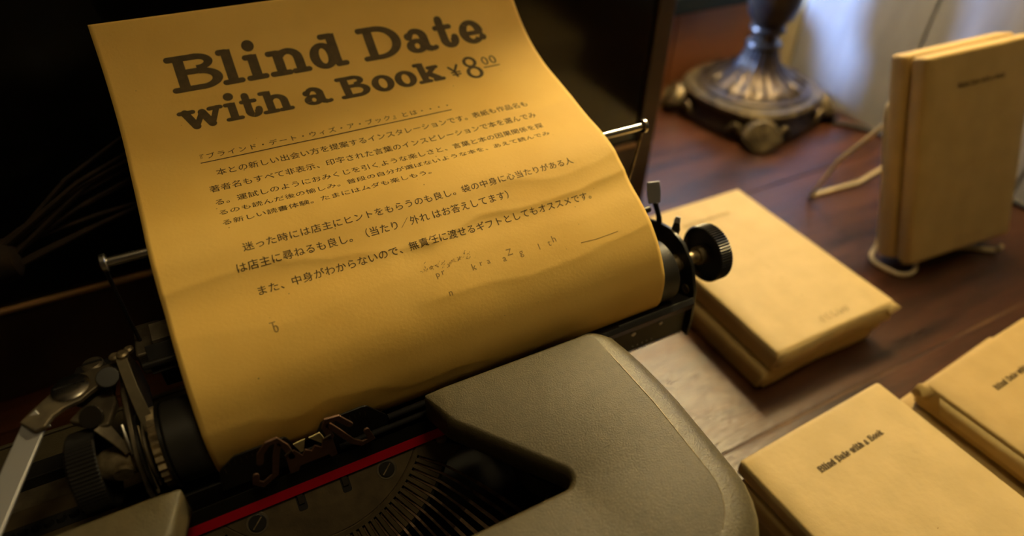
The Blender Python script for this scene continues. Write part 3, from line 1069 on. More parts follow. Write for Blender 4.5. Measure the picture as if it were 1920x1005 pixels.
def strip(pts, wdir, w, th, m, name, parent, bevel=0.25):
    """flat strip swept along pts; wdir = direction of the width"""
    pts = [Vector(p) for p in pts]
    b = MB()
    vs = []
    for i, p in enumerate(pts):
        a, c = pts[max(i - 1, 0)], pts[min(i + 1, len(pts) - 1)]
        t = (c - a).normalized()
        wd = Vector(wdir)
        wd = (wd - t * wd.dot(t)).normalized()
        nn = t.cross(wd).normalized()
        ww = w[i] if isinstance(w, (list, tuple)) else w
        for su, sv in ((-1, -1), (1, -1), (1, 1), (-1, 1)):
            vs.append(p + wd * (su * ww / 2) + nn * (sv * th / 2))
    fs = [(3, 2, 1, 0)]
    for i in range(len(pts) - 1):
        for k in range(4):
            k2 = (k + 1) % 4
            fs.append((i * 4 + k, i * 4 + k2, i * 4 + 4 + k2, i * 4 + 4 + k))
    e = (len(pts) - 1) * 4
    fs.append((e, e + 1, e + 2, e + 3))
    b.add(vs, fs)
    return b.build(name, m, parent, bevel=bevel)


# beige bracket strip running down over the ratchet (foot curls forward)
strip([(-125.4, 19.5, 144.6), (-124.9, 15, 143.0), (-124.2, 8, 138.4), (-123.0, 0.5, 132.6), (-122.8, -2.5, 129.6), (-123.4, -4.6, 126.4)], (1, 0, 0.1), [3.9, 4.0, 4.0, 4.4, 4.0, 2.4], 0.8, m_beige, 'detent_arm', ca)
MB().tube([(-124.8, -4, 127.5), (-124.9, -9.5, 124.5), (-124.8, -15, 119), (-124.6, -19, 112)], [0.5, 0.6, 0.6, 0.5], 8).build('detent_spring', m_chrome, ca)
MB().tube([(-126.2, -3, 129.5), (-126.4, -10, 126), (-126.4, -17, 119), (-126.2, -20.5, 110)], [0.6, 0.8, 0.8, 0.6], 8).build('detent_spring', m_brassy, ca)
MB().tube([(-130.6, -2, 131.5), (-130.2, -7, 128.5), (-129.8, -11, 124.5)], [0.6, 0.8, 0.5], 8).build('detent_spring', m_chrome, ca)
MB().lathe([(0, 2.0), (1.4, 2.2), (2.0, 1.4)], 'z', (-124.6, 20.0, 144.6), 20).build('cap_nut', m_brassy, ca)
MB().lathe([(0, 1.8), (1.8, 2.0), (2.6, 1.2)], 'z', (-127.6, 21.2, 143.0), 20).build('cap_nut', m_brassy, ca)
MB().lathe([(0, 1.6), (1.6, 1.8), (2.2, 1.0)], 'z', (-122.8, 24.0, 142.4), 20).build('cap_nut', m_brassy, ca)


def disc(c, nrm_, r, th, m, name, parent, n=32, knurl=False):
    q = Vector(nrm_).normalized().to_track_quat('Z', 'Y').to_matrix()
    b = MB()
    vs = []
    for t, rr in ((-th / 2, r), (th / 2, r)):
        for k in range(n):
            a = 2 * PI * k / n
            r_ = rr * (0.95 if (knurl and k % 2) else 1)
            vs.append(Vector(c) + q @ Vector((r_ * cos(a), r_ * sin(a), t)))
    fs = [tuple(range(n - 1, -1, -1)), tuple(range(n, 2 * n))] + [(k, (k + 1) % n, n + (k + 1) % n, n + k) for k in range(n)]
    b.add(vs, fs)
    return b.build(name, m, parent, bevel=0.25)


# line space lever head, arm and blade
head = [(-160.5, 7.5), (-156.0, 12.5), (-149.5, 19.0), (-142, 23.5), (-133, 24), (-125, 24.5), (-123.5, 19.5), (-131, 16.5), (-136.5, 13.0), (-141, 9.5), (-146.5, 8.2), (-150.0, 6.0), (-152.5, 2.0), (-156, 1.6)]
MB().prism(head, lambda u, w, t: (u, w, t), 137.6, 139.6).build('return_lever_head', m_dull, ca, bevel=0.5)
strip([(-153.5, 7.6, 138.0), (-156.4, 6.5, 137.4), (-158.6, 1.5, 136.4), (-162.0, -9, 136), (-165.8, -21, 135.6), (-171.5, -39, 135)], (1, 0.1, 0), [8.0, 8.2, 8.2, 8.2, 8.2, 8.2], 1.2, m_nickel, 'return_lever_blade', ca, 0.25)
MB().lathe([(0, 6.4), (0.5, 6.5), (1.0, 5.6), (1.4, 3.6), (1.6, 0.8)], 'z', (-144.2, 17.0, 139.6), 40).build('lever_pivot_screw', m_chrome, ca)
MB().box(-149.4, -139, 16.7, 17.3, 140.3, 141.3).build('screw_slot', m_inside, ca)
MB().lathe([(0, 3.1), (0.5, 3.2), (0.9, 2.8)], 'z', (-131.6, 20.0, 139.5), 28).build('rivet', m_dull, ca)
MB().lathe([(0, 4.0), (5.0, 4.0), (5.8, 3.0)], 'z', (-138.5, 33.0, 129), 28).build('carriage_screw', m_dull, ca)
MB().box(-142, -135, 32.6, 33.5, 134.3, 135.1).build('screw_slot', m_inside, ca)
MB().prism([(-134, -2), (-131, 8), (-132, 16), (-140, 14), (-147, 6), (-142, 2), (-137, -2)], lambda u, w, t: (u, w, t), 131.0, 134.5).build('lever_bracket', m_dull, ca, bevel=0.8)
MB().prism([(-134, 16), (-131, 40), (-146, 40), (-150, 30), (-147, 20), (-140, 18)], lambda u, w, t: (u, w, t), 125.5, 129.0).build('carriage_corner', m_black, ca, bevel=0.8)
# round-ended tabs
disc((-131.0, 13.5, 142.3), (0.1, -0.55, 0.85), 3.9, 1.0, m_knob, 'release_tab', ca)
disc((-138.8, 2.0, 136.6), (-0.2, -0.6, 0.75), 4.3, 1.2, m_dark, 'variable_tab', ca, 40, True)
strip([(-137.0, -1.0, 134.0), (-133.5, -6.0, 129.0), (-131.0, -9, 124)], (0.7, 0.7, 0), [5.5, 3.6, 3.0], 1.0, m_dull, 'variable_tab_arm', ca)

# paper table ears and guide at the left, mostly behind the sheet
MB().box(-124.5, -113.5, 36, 56, 116.5, 128.5, Matrix.Rotation(0, 4, 'X')).build('paper_table_ear', m_dull, ca, bevel=1.2)
MB().prism([(28, 128), (32, 137.5), (40, 140), (41.5, 138.5), (34, 135), (30.5, 127.5)], lambda u, w, t: (t, u, w), -115.8, 116).build('paper_table', m_dull, ca, bevel=0.3)
MB().box(-115.2, -60, 27.5, 29, 124, 136.6).build('paper_guide', m_chrome, ca, bevel=0.4)
MB().prism([(12.5, 137.5), (20.5, 145.5), (22.5, 144), (17, 134)], lambda u, w, t: (t, u, w), -117, 118).build('paper_deflector', m_black, ca, bevel=0.3)
MB().box(-116.5, 118, 24, 28, 118, 130).build('rear_crossbar', m_black, ca, bevel=0.6)
MB().tube([(-119, 14.0, 141.6), (120, 14.0, 141.6)], 1.7, 14).build('tie_rod', m_black, ca)

# paper support rod on two wire legs
MB().tube([(-121.0, 44.5, 171.3), (133.3, 44.5, 171.3)], 2.0, 20).build('support_rod', m_chrome, ca)
for x in (-121.0, 133.3):
    MB().lathe([(x - 1.2, 3.2), (x - 0.8, 3.7), (x + 0.8, 3.7), (x + 1.2, 3.2)], 'x', (0, 44.5, 171.3), 28).build('rod_cap', m_chrome, ca)
MB().tube([(-121.6, 44.5, 170), (-121.9, 44.0, 140), (-122, 46, 118)], 0.8, 8).build('support_leg', m_black, ca)
MB().tube([(133.3, 44.5, 170), (133.0, 48.5, 140), (129, 49, 118)], 0.8, 8).build('support_leg', m_brassy, ca)

# right end levers
strip([(128.6, 12, 124), (128.0, 14.5, 134), (126.4, 17.5, 141.5)], (0, 1, 0.2), [4.6, 3.6, 4.4], 1.2, m_black, 'release_lever', ca)
tab = strip([(126.2, 17.6, 141.0), (126.8, 20.5, 146.5), (127.4, 23.0, 151.0)], (0.9, -0.3, 0.1), [6.4, 7.4, 6.6], 1.5, m_nickel, 'release_lever_tab', ca, 0.5)
strip([(129.0, 1.5, 128.5), (130.0, 2.5, 133.0), (131.8, 4.5, 136.5)], (0.5, -0.5, 0), [3.4, 4.6, 2.2], 1.2, m_black, 'small_lever', ca)
strip([(131.2, 4.0, 135.2), (132.6, 5.2, 138.4)], (0.5, -0.5, 0), [3.6, 2.4], 1.5, m_nickel, 'small_lever_tip', ca, 0.4)

# front carriage rail with dots and teeth
MB().prism([(-21, 81.5), (-20.5, 99), (-16, 100.5), (14, 100.5), (14, 96), (-18.5, 96), (-18.5, 81.5)], lambda u, w, t: (t, u, w), -126, 127).build('carriage_rail', m_rail, ca, bevel=0.3)
for k in range(44):
    x = 55 + k * 1.62
    MB().box(x, x + 0.8, -21.5, -20.9, 80.9, 82.2).build('rail_tooth', m_black, ca)
for x, z, r in ((93.0, 94.0, 1.35), (110.2, 94.4, 1.1), (84.5, 99.4, 0.9), (100, 84.6, 0.35), (103, 84.6, 0.35), (106, 84.6, 0.35), (97, 84.6, 0.35), (94, 84.6, 0.35)):
    disc((x, -21.0, z), (0, -1, 0), r, 0.5, m_white, 'rail_dot', ca, 16)
MB().prism([(-24.5, 101), (-26, 106), (-24, 107.5), (-10, 101.5), (-10, 100)], lambda u, w, t: (t, u, w), 60, 126).build('feed_tray', m_black, ca, bevel=0.3)
strip([(104.2, -23.8, 105.3), (108.4, -23.2, 104.3)], (0, 0.8, 0.6), [2.0, 2.4], 0.8, m_chrome, 'tray_clip', ca)
MB().tube([(80, -23.5, 107.6), (126, -23.5, 107.6)], 0.5, 8).build('tray_wire', m_rail, ca)

# --- card holder, ribbon and type guide (fixed to the body, centred on CX)
cz = lambda u, w, t: (u, -26.0 + t, w)


def xz(pts):
    return pts


left_lobe = rounded([(-106, 104), (-104.0, 116.0), (-97.5, 121.5), (-78.6, 121.8), (-76.6, 116.5), (-80, 104)], [0, 4, 3, 1.8, 1.6, 0], 5)
right_lobe = rounded([(-66, 104), (-67.4, 116.5), (-64.5, 122.3), (-46.5, 122.6), (-39.2, 112.4), (-36.5, 104)], [0, 1.6, 1.8, 3.5, 2, 0], 5)
ch = MB().prism(left_lobe, cz, -0.5, 0.3).build('card_holder', m_black, tw, bevel=0.2)
ch2 = MB().prism(right_lobe, cz, -0.5, 0.3).build('card_holder', m_black, tw, bevel=0.2)
for par, xs_ in ((ch, [-102 + 2.1 * k for k in range(6)]), (ch2, [-60 + 2.1 * k for k in range(7)])):
    for k, x in enumerate(xs_):
        z1_ = 119.6 if x > -100 else 116.5
        o = MB().box(x, x + 0.22, -26.62, -26.48, z1_ - (3.0 if k % 3 == 0 else 1.8), z1_)
        o.build('tick_mark', m_dull, tw)
MB().box(-140, 0, -25.4, -24.4, 97, 108).build('holder_plate', m_black, tw, bevel=0.3)
MB().tube([(-38.5, -26.6, 110.4), (-22, -26.6, 110.6)], 1.4, 16).build('holder_bar', m_inside, tw)
MB().tube([(-22, -26.6, 110.6), (-16.2, -26.6, 110.7)], 1.5, 16).build('holder_bar_tip', m_brassy, tw)
MB().tube([(-16.2, -26.6, 110.7), (2, -26.6, 110.8)], 2.0, 16).build('holder_bar', m_inside, tw)
MB().tube([(-60, -28.0, 105.4), (4, -28.0, 106.2)], 1.3, 12).build('holder_bar', m_inside, tw)

# ribbon: upper black half and lower red half
MB().prism([(-29.2, 93.4), (-28.6, 101.4), (-28.35, 101.4), (-28.95, 93.4)], lambda u, w, t: (t, u, w), -150, 18).build('ribbon_black_half', m_blackcloth, tw, smooth=False)
rb = MB()
rb.prism([(-29.9, 88.0), (-29.2, 93.6), (-28.9, 93.6), (-29.6, 88.0)], lambda u, w, t: (t, u, w), -150, 18)
rb.build('ribbon_red_half', m_red, tw, smooth=False)


def zig(pts, w, y0=-30.4, th=0.9, m=m_vibrator, name='type_guide', parent=tw):
    b = MB()
    g = Ink2D()
    g.step = 50
    pts = [tuple(p) for p in pts]
    # one outline swept with mitred joints
    L_, R_ = [], []
    for i, p in enumerate(pts):
        a = Vector(pts[i]) - Vector(pts[i - 1]) if i else Vector(pts[1]) - Vector(pts[0])
        c = Vector(pts[i + 1]) - Vector(pts[i]) if i < len(pts) - 1 else a
        t = (a.normalized() + c.normalized()).normalized()
        k = 1 / max(0.5, math.sqrt((1 + a.normalized().dot(c.normalized())) / 2))
        nn = Vector((-t.y, t.x)) * (w / 2 * k)
        L_.append((p[0] + nn.x, p[1] + nn.y))
        R_.append((p[0] - nn.x, p[1] - nn.y))

    def cap(c, d):
        a = math.atan2(d.y, d.x)
        return [(c[0] + w / 2 * cos(a + PI / 2 - PI * k / 6), c[1] + w / 2 * sin(a + PI / 2 - PI * k / 6)) for k in range(1, 6)]
    d0 = Vector(pts[0]) - Vector(pts[1])
    d1 = Vector(pts[-1]) - Vector(pts[-2])
    out = L_ + cap(pts[-1], d1) + R_[::-1] + cap(pts[0], d0)
    for i in range(1):
        b.prism(out, lambda u, w_, t: (u, y0 + t, w_), -th / 2, th / 2)
    return b.build(name, m, parent, bevel=0.2)


zig([(-89.6, 117.6), (-88.4, 122.5), (-85.0, 126.6), (-81.9, 126.9), (-79.4, 121.5), (-78.2, 114)], 2.5)
zig([(-81.6, 124), (-83.6, 118), (-86.0, 107.5), (-91.2, 104.2), (-93.4, 107.0), (-92.6, 111)], 2.5)
zig([(-54.6, 120.0), (-58.6, 126.6), (-62.6, 127.2), (-63.8, 124.0), (-62.6, 117)], 2.5)
zig([(-62.6, 124.5), (-59.5, 118.5), (-55.2, 109.5), (-51.5, 105.6), (-47.4, 106.4), (-48.8, 112.6)], 2.5)
MB().prism([(-80.6, 116.2), (-76.8, 117.4), (-74.6, 112.6), (-73.0, 115.4), (-70.9, 113.2), (-69.2, 115.6), (-67.0, 113.0), (-65.6, 117.6), (-62.2, 117.0), (-61.8, 105.2), (-64.4, 104.8), (-65, 107.2), (-76.4, 107.0), (-77.6, 104.4), (-80.8, 104.6)],
           lambda u, w, t: (u, -30.4 + t, w), -0.45, 0.45).build('type_guide_body', m_vibrator, tw, bevel=0.2)
MB().prism([(-76.6, 119.8), (-72.0, 120.4), (-73.6, 114.0), (-74.8, 113.6)], lambda u, w, t: (u, -29.5 + t, w), -0.3, 0.3).build('guide_tooth', m_cream, tw, bevel=0.15)
MB().prism([(-70.6, 120.2), (-66.2, 120.8), (-64.6, 115.0), (-66.2, 113.8)], lambda u, w, t: (u, -29.5 + t, w), -0.3, 0.3).build('guide_tooth', m_cream, tw, bevel=0.15)
for a, b_ in (((-80.5, 116.9), (-77.6, 118.6)), ((-65.4, 118.2), (-62.4, 118.9))):
    MB().tube([(a[0], -30.9, a[1]), (b_[0], -30.9, b_[1])], 0.35, 8).build('bright_edge', m_chrome, tw)

# --- type segment on an inclined plane
AL = math.radians(42)
SO = Vector((-71.0, 6.0, 118.0))
SD = Vector((0, -cos(AL), -sin(AL)))
SN = Vector((0, -sin(AL), cos(AL)))
SX = Vector((1, 0, 0))


def sp(x, s, h=0.0):
    return SO + SX * x + SD * s + SN * h


SCY = 18.4


def pol(r, deg, h=0.0):
    a = math.radians(deg)
    return sp(0.97 + r * cos(a), SCY + r * sin(a), h)


# smooth inner plate: chord near the ribbon, arc r = 49.5
arc = [(0.97 + 49.3 * cos(math.radians(a)), SCY + 49.3 * sin(math.radians(a))) for a in range(30, 151, 3)]
MB().prism(arc, lambda u, w, t: sp(u, w, t), -3.0, 0.0).build('segment_plate', m_segment, tw, bevel=0.25)
# rim between groove and slots
rim = []
for r, st_ in ((51.6, 1), (49.5, -1)):
    rg = range(30, 151, 3)
    rim += [(0.97 + r * cos(math.radians(a)), SCY + r * sin(math.radians(a))) for a in (rg if st_ > 0 else reversed(rg))]
b = MB()
rg = list(range(30, 151, 3))
vs, fs = [], []
for a in rg:
    for r, h in ((49.4, -0.35), (49.9, 0.15), (51.8, 0.0), (51.8, -3)):
        vs.append(pol(r, a, h))
for i in range(len(rg) - 1):
    for k in range(3):
        fs.append((i * 4 + k, i * 4 + k + 1, i * 4 + 5 + k, i * 4 + 4 + k))
b.add(vs, fs)
b.build('segment_rim', m_segment, tw)
# blocks between slots
NS = 34
A0, A1 = 39.2, 140.8
st_ang = (A1 - A0) / (NS - 1)
mbase = MB()
vs, fs = [], []
rg = list(range(30, 151, 3))
for a in rg:
    for r in (50.5, 66.0):
        vs.append(pol(r, a, -3.2))
for i in range(len(rg) - 1):
    fs.append((i * 2, i * 2 + 1, i * 2 + 3, i * 2 + 2))
mbase.add(vs, fs)
mbase.build('segment_bed', m_inside, tw)
for i in range(-1, NS):
    a0 = A0 + i * st_ang + 0.62
    a1 = A0 + (i + 1) * st_ang - 0.62
    if i == -1:
        a0, a1 = 30.5, A0 - 0.62
    if i == NS - 1:
        a0, a1 = A1 + 0.62, 149.5
    if i in (-1, NS - 1):
        vs_ = [(51.8, a0), (67.5 if i == -1 else 67.5, a0), (64.6, a1) if i == -1 else (64.6, a1), (51.8, a1)]
        q = [(51.8, a0), (70.5, a0), (64.6, a1), (51.8, a1)] if i == -1 else [(51.8, a0), (64.6, a0), (70.5, a1), (51.8, a1)]
    else:
        q = [(51.8, a0), (64.4, a0), (64.4, a1), (51.8, a1)]
    b = MB()
    up = [pol(r, a, 0.0 if r < 60 else -0.2) for r, a in q]
    dn = [pol(r, a, -3.1) for r, a in q]
    b.add(up + dn, [(0, 1, 2, 3), (7, 6, 5, 4), (0, 4, 5, 1), (1, 5, 6, 2), (2, 6, 7, 3), (3, 7, 4, 0)])
    b.build('segment_block', m_segment, tw, bevel=0.2, smooth=False)
MB().lathe([(0, 2.2), (1.2, 2.4), (2.0, 1.4)], 'z', tuple(pol(60.5, 29.8, 0.3)), 20).build('segment_nut', m_brassy, tw)
# sloping black rim ring where the bars pivot
vs, fs = [], []
for a in rg:
    for r, h in ((64.5, -1.0), (66.2, -2.2), (67.0, -6), (64.5, -8)):
        vs.append(pol(r, a, h))
b = MB()
for i in range(len(rg) - 1):
    for k in range(3):
        fs.append((i * 4 + k, i * 4 + k + 1, i * 4 + 5 + k, i * 4 + 4 + k))
b.add(vs, fs)
b.build('segment_edge', m_rail, tw)
# type bars
for i in range(NS):
    th = A0 + i * st_ang
    sg = 1 if th < 90 else -1
    dev = sg * 0.115 * abs(90 - th) / 50
    vs, fs = [], []
    rr = [53.0, 60.0, 64.5, 67.0, 71.0, 76.5, 82.0, 95.0, 112.0, 128.0]
    hh = [-1.7, -1.2, -0.5, 0.6, 1.0, 0.4, -1.0, -2.0, -2.5, -3.0]
    dp = [1.2, 1.6, 3.0, 4.2, 4.6, 4.6, 4.4, 4.2, 4.0, 4.0]
    tw_ = [0.45, 0.45, 0.5, 0.5, 0.5, 0.5, 0.75, 0.85, 0.85, 0.85]
    flat = 0.30
    for r, h, d, t_ in zip(rr, hh, dp, tw_):
        a = th + dev * max(0, r - 66)
        hx_ = h + max(0, r - 80) * flat * (0.4 + 0.6 * sin(math.radians(th)))
        ar = math.radians(a)
        tang = SX * (-sin(ar)) + SD * cos(ar)
        p = pol(r, a, hx_)
        for su, dz in ((-1, 0), (1, 0), (1, -d), (-1, -d)):
            vs.append(p + tang * (su * t_) + SN * dz)
    fs.append((3, 2, 1, 0))
    for k in range(len(rr) - 1):
        for q in range(4):
            q2 = (q + 1) % 4
            fs.append((k * 4 + q, k * 4 + q2, k * 4 + 4 + q2, k * 4 + 4 + q))
    e = (len(rr) - 1) * 4
    fs.append((e, e + 1, e + 2, e + 3))
    b = MB()
    b.add(vs, fs)
    b.build('type_bar', m_bar, tw, smooth=False)
# plate screws and slots
for x, s in ((-27.5, 51.3), (27.0, 51.1)):
    q = sp(x, s, 0)
    disc(q + SN * 0.05, SN, 4.4, 0.3, m_dull, 'screw_washer', tw, 36)
    disc(q + SN * 0.35, SN, 3.4, 0.8, m_black, 'screw', tw, 36)
    dv = SX * 0.75 + SD * -0.66
    MB().tube([q + SN * 0.8 - dv * 2.8, q + SN * 0.8 + dv * 2.8], 0.32, 6).build('screw_slot', m_brassy, tw)
for x in (-9.4, 9.2):
    MB().prism(rounded([(x - 1.9, 44), (x + 1.9, 44), (x + 1.9, 53.8), (x - 1.9, 53.8)], [0, 0, 1, 1], 4), lambda u, w, t: sp(u, w, t), 0.02, 0.12).build('plate_slot', m_inside, tw)
    MB().prism([(x - 1.2, 46.5), (x + 1.2, 46.5), (x + 1.2, 51.0), (x - 1.2, 51.0)], lambda u, w, t: sp(u, w, t), 0.1, 1.0).build('slot_pin', m_dark, tw, bevel=0.2)
# ribbon spool cups and bits of linkage inside the basket
for sg in (-1, 1):
    c = (CX + sg * 97, -62, 0)
    MB().lathe([(88, 24), (100, 24.3), (100, 23.6), (89, 23.2), (88, 4)], 'z', c, 56, caps=False).build('spool_cup', m_black, tw)
    MB().lathe([(89, 3), (90, 20), (91, 20.5), (92, 20), (92, 6), (99, 6), (99, 20), (100, 20.5), (100.6, 18), (100.6, 4)], 'z', c, 48).build('ribbon_spool', m_black, tw)
    strip([(CX + sg * 83.6, -75.5, 90.5), (CX + sg * 78.5, -79, 90.2), (CX + sg * 73, -82.4, 89.6)], (0.1, -0.2, 1), [1.6, 2.4, 2.0], 0.9, m_brassy, 'ribbon_arm', tw)
    MB().prism(rounded([(CX + sg * 78, -86), (CX + sg * 84, -78), (CX + sg * 91, -80), (CX + sg * 88, -90)], [1, 2, 1, 2], 4), lambda u, w, t: (u, w, t), 82, 86.5).build('ribbon_bracket', m_dull, tw, bevel=0.8)
    MB().lathe([(0, 2.6), (2, 2.8), (3, 1.6)], 'z', (CX + sg * 84.5, -83, 86.4), 20).build('bracket_screw', m_brassy, tw)
    MB().tube([(CX + sg * 70, -86, 82), (CX + sg * 82, -88, 84), (CX + sg * 92, -86, 88)], 1.2, 10).build('linkage_rod', m_dull, tw)


# ------------------------------------------------------------------ wrapped books
def frame_matrix(o, e1, e2, e3):
    return Matrix(((e1[0], e2[0], e3[0], o[0]), (e1[1], e2[1], e3[1], o[1]), (e1[2], e2[2], e3[2], o[2]), (0, 0, 0, 1)))


def wrapped_book(name, Mx, W, L, T, m, label, seed, group=None, text=True, ears=(1, 1), far_ear=0.0, sag=1.0, vert=True, stamp=False, ink=m_ink_thin):
    """Mx: frame in mm; x across the width, y up the cover, z out of the front cover; origin bottom-left-back corner"""
    rd = random.Random(seed)
    group = group or {1: 'pair of wrapped books beside the roller knob', 2: 'pair of wrapped books beside the roller knob', 30: 'pair of wrapped books at the right edge', 31: 'pair of wrapped books at the right edge', 40: 'wrapped books on the wire stand', 41: 'wrapped books on the wire stand'}.get(seed, 'front stack of wrapped books')
    base = bpy.data.objects.new(name, None)
    scene.collection.objects.link(base)
    Mm = Mx.copy()
    Mm.translation = Mx.translation * MM
    base.matrix_basis = Mm
    base.empty_display_size = 0.02
    tag(base, label, 'book', group)

    def put(mb, nm, mt, **k):
        mb.v = [tuple(Mx @ Vector(v)) for v in mb.v]
        return mb.build(nm, mt, base, **k)
    # soft paper wrapper: rounded-rectangle section swept along the length, puffed a little, ends folded in
    nu, nv = 12, 22
    ph = [rd.uniform(0, 6.28) for _ in range(6)]

    def sect(t):  # t along length 0..1 -> list of (x, z)
        e = min(t, 1 - t)
        sq = 1.0
        pts = []
        rr = 1.0
        core = [(rr, 0), (W - rr, 0), (W, rr), (W, T - rr), (W - rr, T), (rr, T), (0, T - rr), (0, rr)]
        for a, b_ in zip(core, core[1:] + core[:1]):
            n = 10 if abs(b_[0] - a[0]) > 20 else 3 if abs(b_[1] - a[1]) > 4 else 1
            for k in range(n):
                u = k / n
                x, z = a[0] + (b_[0] - a[0]) * u, a[1] + (b_[1] - a[1]) * u
                if z >= T - 0.01:
                    z += 0.35 * sag * sin(x / W * PI) + 0.18 * sag * sin(x * 0.09 + ph[0] + t * 5) * sin(t * 9 + ph[1])
                if x <= 0.01 or x >= W - 0.01:
                    x += (1 if x > 1 else -1) * 0.5 * sag * sin((z / T) * PI) * (1 + 0.7 * sin(t * 11 + ph[2]))
                pts.append((x, z))
        return pts
    rows = []
    ts = [0, 0.004, 0.012] + [0.02 + 0.96 * k / nv for k in range(nv + 1)] + [0.988, 0.996, 1.0]
    b = MB()
    nsec = len(sect(0.5))
    for t in ts:
        e = min(t, 1 - t)
        shrink = 0.0 if e >= 0.012 else (0.9 if e < 0.002 else 0.3)
        for (x, z) in sect(t):
            cx, cz_ = W / 2, T / 2
            x2 = cx + (x - cx) * (1 - shrink * 2 / W)
            z2 = cz_ + (z - cz_) * (1 - shrink * 2.2 / T)
            b.v.append((x2, t * L, z2))
    for i in range(len(ts) - 1):
        for k in range(nsec):
            k2 = (k + 1) % nsec
            b.f.append((i * nsec + k, i * nsec + k2, (i + 1) * nsec + k2, (i + 1) * nsec + k))
    b.f.append(tuple(range(nsec - 1, -1, -1)))
    b.f.append(tuple((len(ts) - 1) * nsec + k for k in range(nsec)))
    put(b, 'wrapper', m, angle=60)
    # folded end flap across the lower end: an overlapping sheet with a free edge
    b = MB()
    pts = []
    n = 12
    for k in range(n + 1):
        u = k / n
        x = 1.5 + (W - 3) * u
        lift = 0.6 + 0.5 * sin(u * 7 + ph[3])
        pts += [(x, -0.25, T - 0.9), (x, -0.8 - lift, T * 0.55), (x, -1.0 - lift * 1.6, T * 0.18)]
    b.v = pts
    for k in range(n):
        for j in range(2):
            b.f.append((k * 3 + j, k * 3 + j + 1, k * 3 + 4 + j, k * 3 + 3 + j))
    fo = put(b, 'end_flap', m, angle=60)
    md = fo.modifiers.new('thickness', 'SOLIDIFY')
    md.thickness = 0.0003
    # crumpled corner ears of the bag
    for side, on in zip((0, 1), ears):
        if not on:
            continue
        x0, d = (W - 0.5, 1) if side else (0.5, -1)
        s_ = 8.0 * on
        b = MB()
        b.v = [(x0 - d * 9, 0.2, T * 0.95), (x0 - d * 1, -0.4, T * 0.98), (x0 + d * s_ * 0.35, -s_ * 0.5, T * 0.80), (x0 - d * 5, -s_ * 0.42, T * 0.62),
               (x0 + d * s_ * 0.55, -s_ * 0.25, T * 0.48), (x0 - d * 1, -0.2, T * 0.15), (x0 - d * 8, -0.6, T * 0.3), (x0 + d * 0.6, 4, T * 0.6)]
        b.f = [(0, 1, 2, 3), (3, 2, 4), (3, 4, 5, 6), (0, 3, 6), (1, 7, 2), (2, 7, 4), (4, 7, 5)]
        eo = put(b, 'folded_corner', m, angle=20)
        md = eo.modifiers.new('thickness', 'SOLIDIFY')
        md.thickness = 0.0003

    if far_ear:
        q = far_ear
        b = MB()
        b.v = [(0.4, L - 12 * q, T * 0.9), (1.5, L - 1, T), (-3.5 * q, L + 1.5, T * 0.9), (-5.0 * q, L - 4, T * 0.6), (-2.5 * q, L + 2.5, T * 0.4), (0.3, L, T * 0.2), (0, L - 9 * q, T * 0.4)]
        b.f = [(0, 1, 2, 3), (3, 2, 4), (3, 4, 5, 6), (0, 3, 6)]
        eo = put(b, 'folded_corner', m, angle=20)
        md = eo.modifiers.new('thickness', 'SOLIDIFY')
        md.thickness = 0.0003
        b = MB()
        b.v = [(-0.3, L * 0.93, T * 0.85), (-0.3, L * 0.42, T * 0.85), (-2.2, L * 0.38, T * 0.30), (-1.4, L * 0.90, T * 0.35)]
        b.f = [(0, 1, 2, 3)]
        eo = put(b, 'side_flap', m_bag, angle=20)
        md = eo.modifiers.new('thickness', 'SOLIDIFY')
        md.thickness = 0.0003

    def onface(u, w, e=0.0):
        return tuple(Mx @ Vector((u, w, T + 0.55 * sag + 0.12 + e)))
    if text:
        g = Ink2D()
        g.step = 50
        typed_line(g, 'Blind Date with a Book', W * 0.28, 48.5 if not stamp else 46, L * 0.835, 3.4)
        ink_object('stamped_title', g, onface, ink, base)
    if vert:
        g = Ink2D()
        g.step = 50
        y = L * 0.53
        while y > L * 0.17:
            for q in range(rd.randint(1, 3)):
                a, c = rd.uniform(-1, 1), rd.uniform(-1, 1)
                g.stroke([(W * 0.5 + a, y + c), (W * 0.5 + a + rd.uniform(-1, 1), y + c + rd.uniform(-1, 1))], 0.35)
            y -= rd.choice((4.2, 5.5, 7.5))
        ink_object('vertical_print', g, onface, m_ink_faint if seed in (40, 20) else m_ink_tan, base)
    if stamp:
        g = Ink2D()
        g.step = 50
        for k in range(5):
            x = W * 0.45 + k * 5.4
            g.ring(x, L * 0.06 + 0.3 * k, 1.9, 2.8, 0.6, 0.6, 40 * k, 40 * k + 250)
        ink_object('oval_stamp', g, onface, m_ink_tan, base)
    return base


def flat_frame(x, y, z, th):
    """book lying face up; (x, y) = its lower-left corner on the table plan, th = turn"""
    c, s_ = cos(th), sin(th)
    return frame_matrix((x, y, z), (c, s_, 0), (-s_, c, 0), (0, 0, 1))


W0, L0 = 107.5, 154.5
# middle stack of two behind the right knob
wrapped_book('wrapped_book', flat_frame(200.8, -28.6, 0.2, 0.01), 106.5, 152, 16.6, m_bag2,
             'kraft-wrapped book at the bottom of the pair beside the typewriter roller knob', 1, text=False, vert=False, ears=(0.6, 0.9))
wrapped_book('wrapped_book', flat_frame(205.3, -31.2, 17.6, -0.001), W0, L0, 17.2, m_bag,
             'pale kraft-wrapped book on top of the pair beside the typewriter roller knob', 2, ears=(0.3, 1.1), stamp=True, ink=m_ink_tan)
# front stack of four; B2 corner (123.1, -83.4) is its far-left corner
th2 = 0.037


def back_left(x, y, z, th, L=L0):
    c, s_ = cos(th), sin(th)
    return flat_frame(x + s_ * L, y - c * L, z, th)


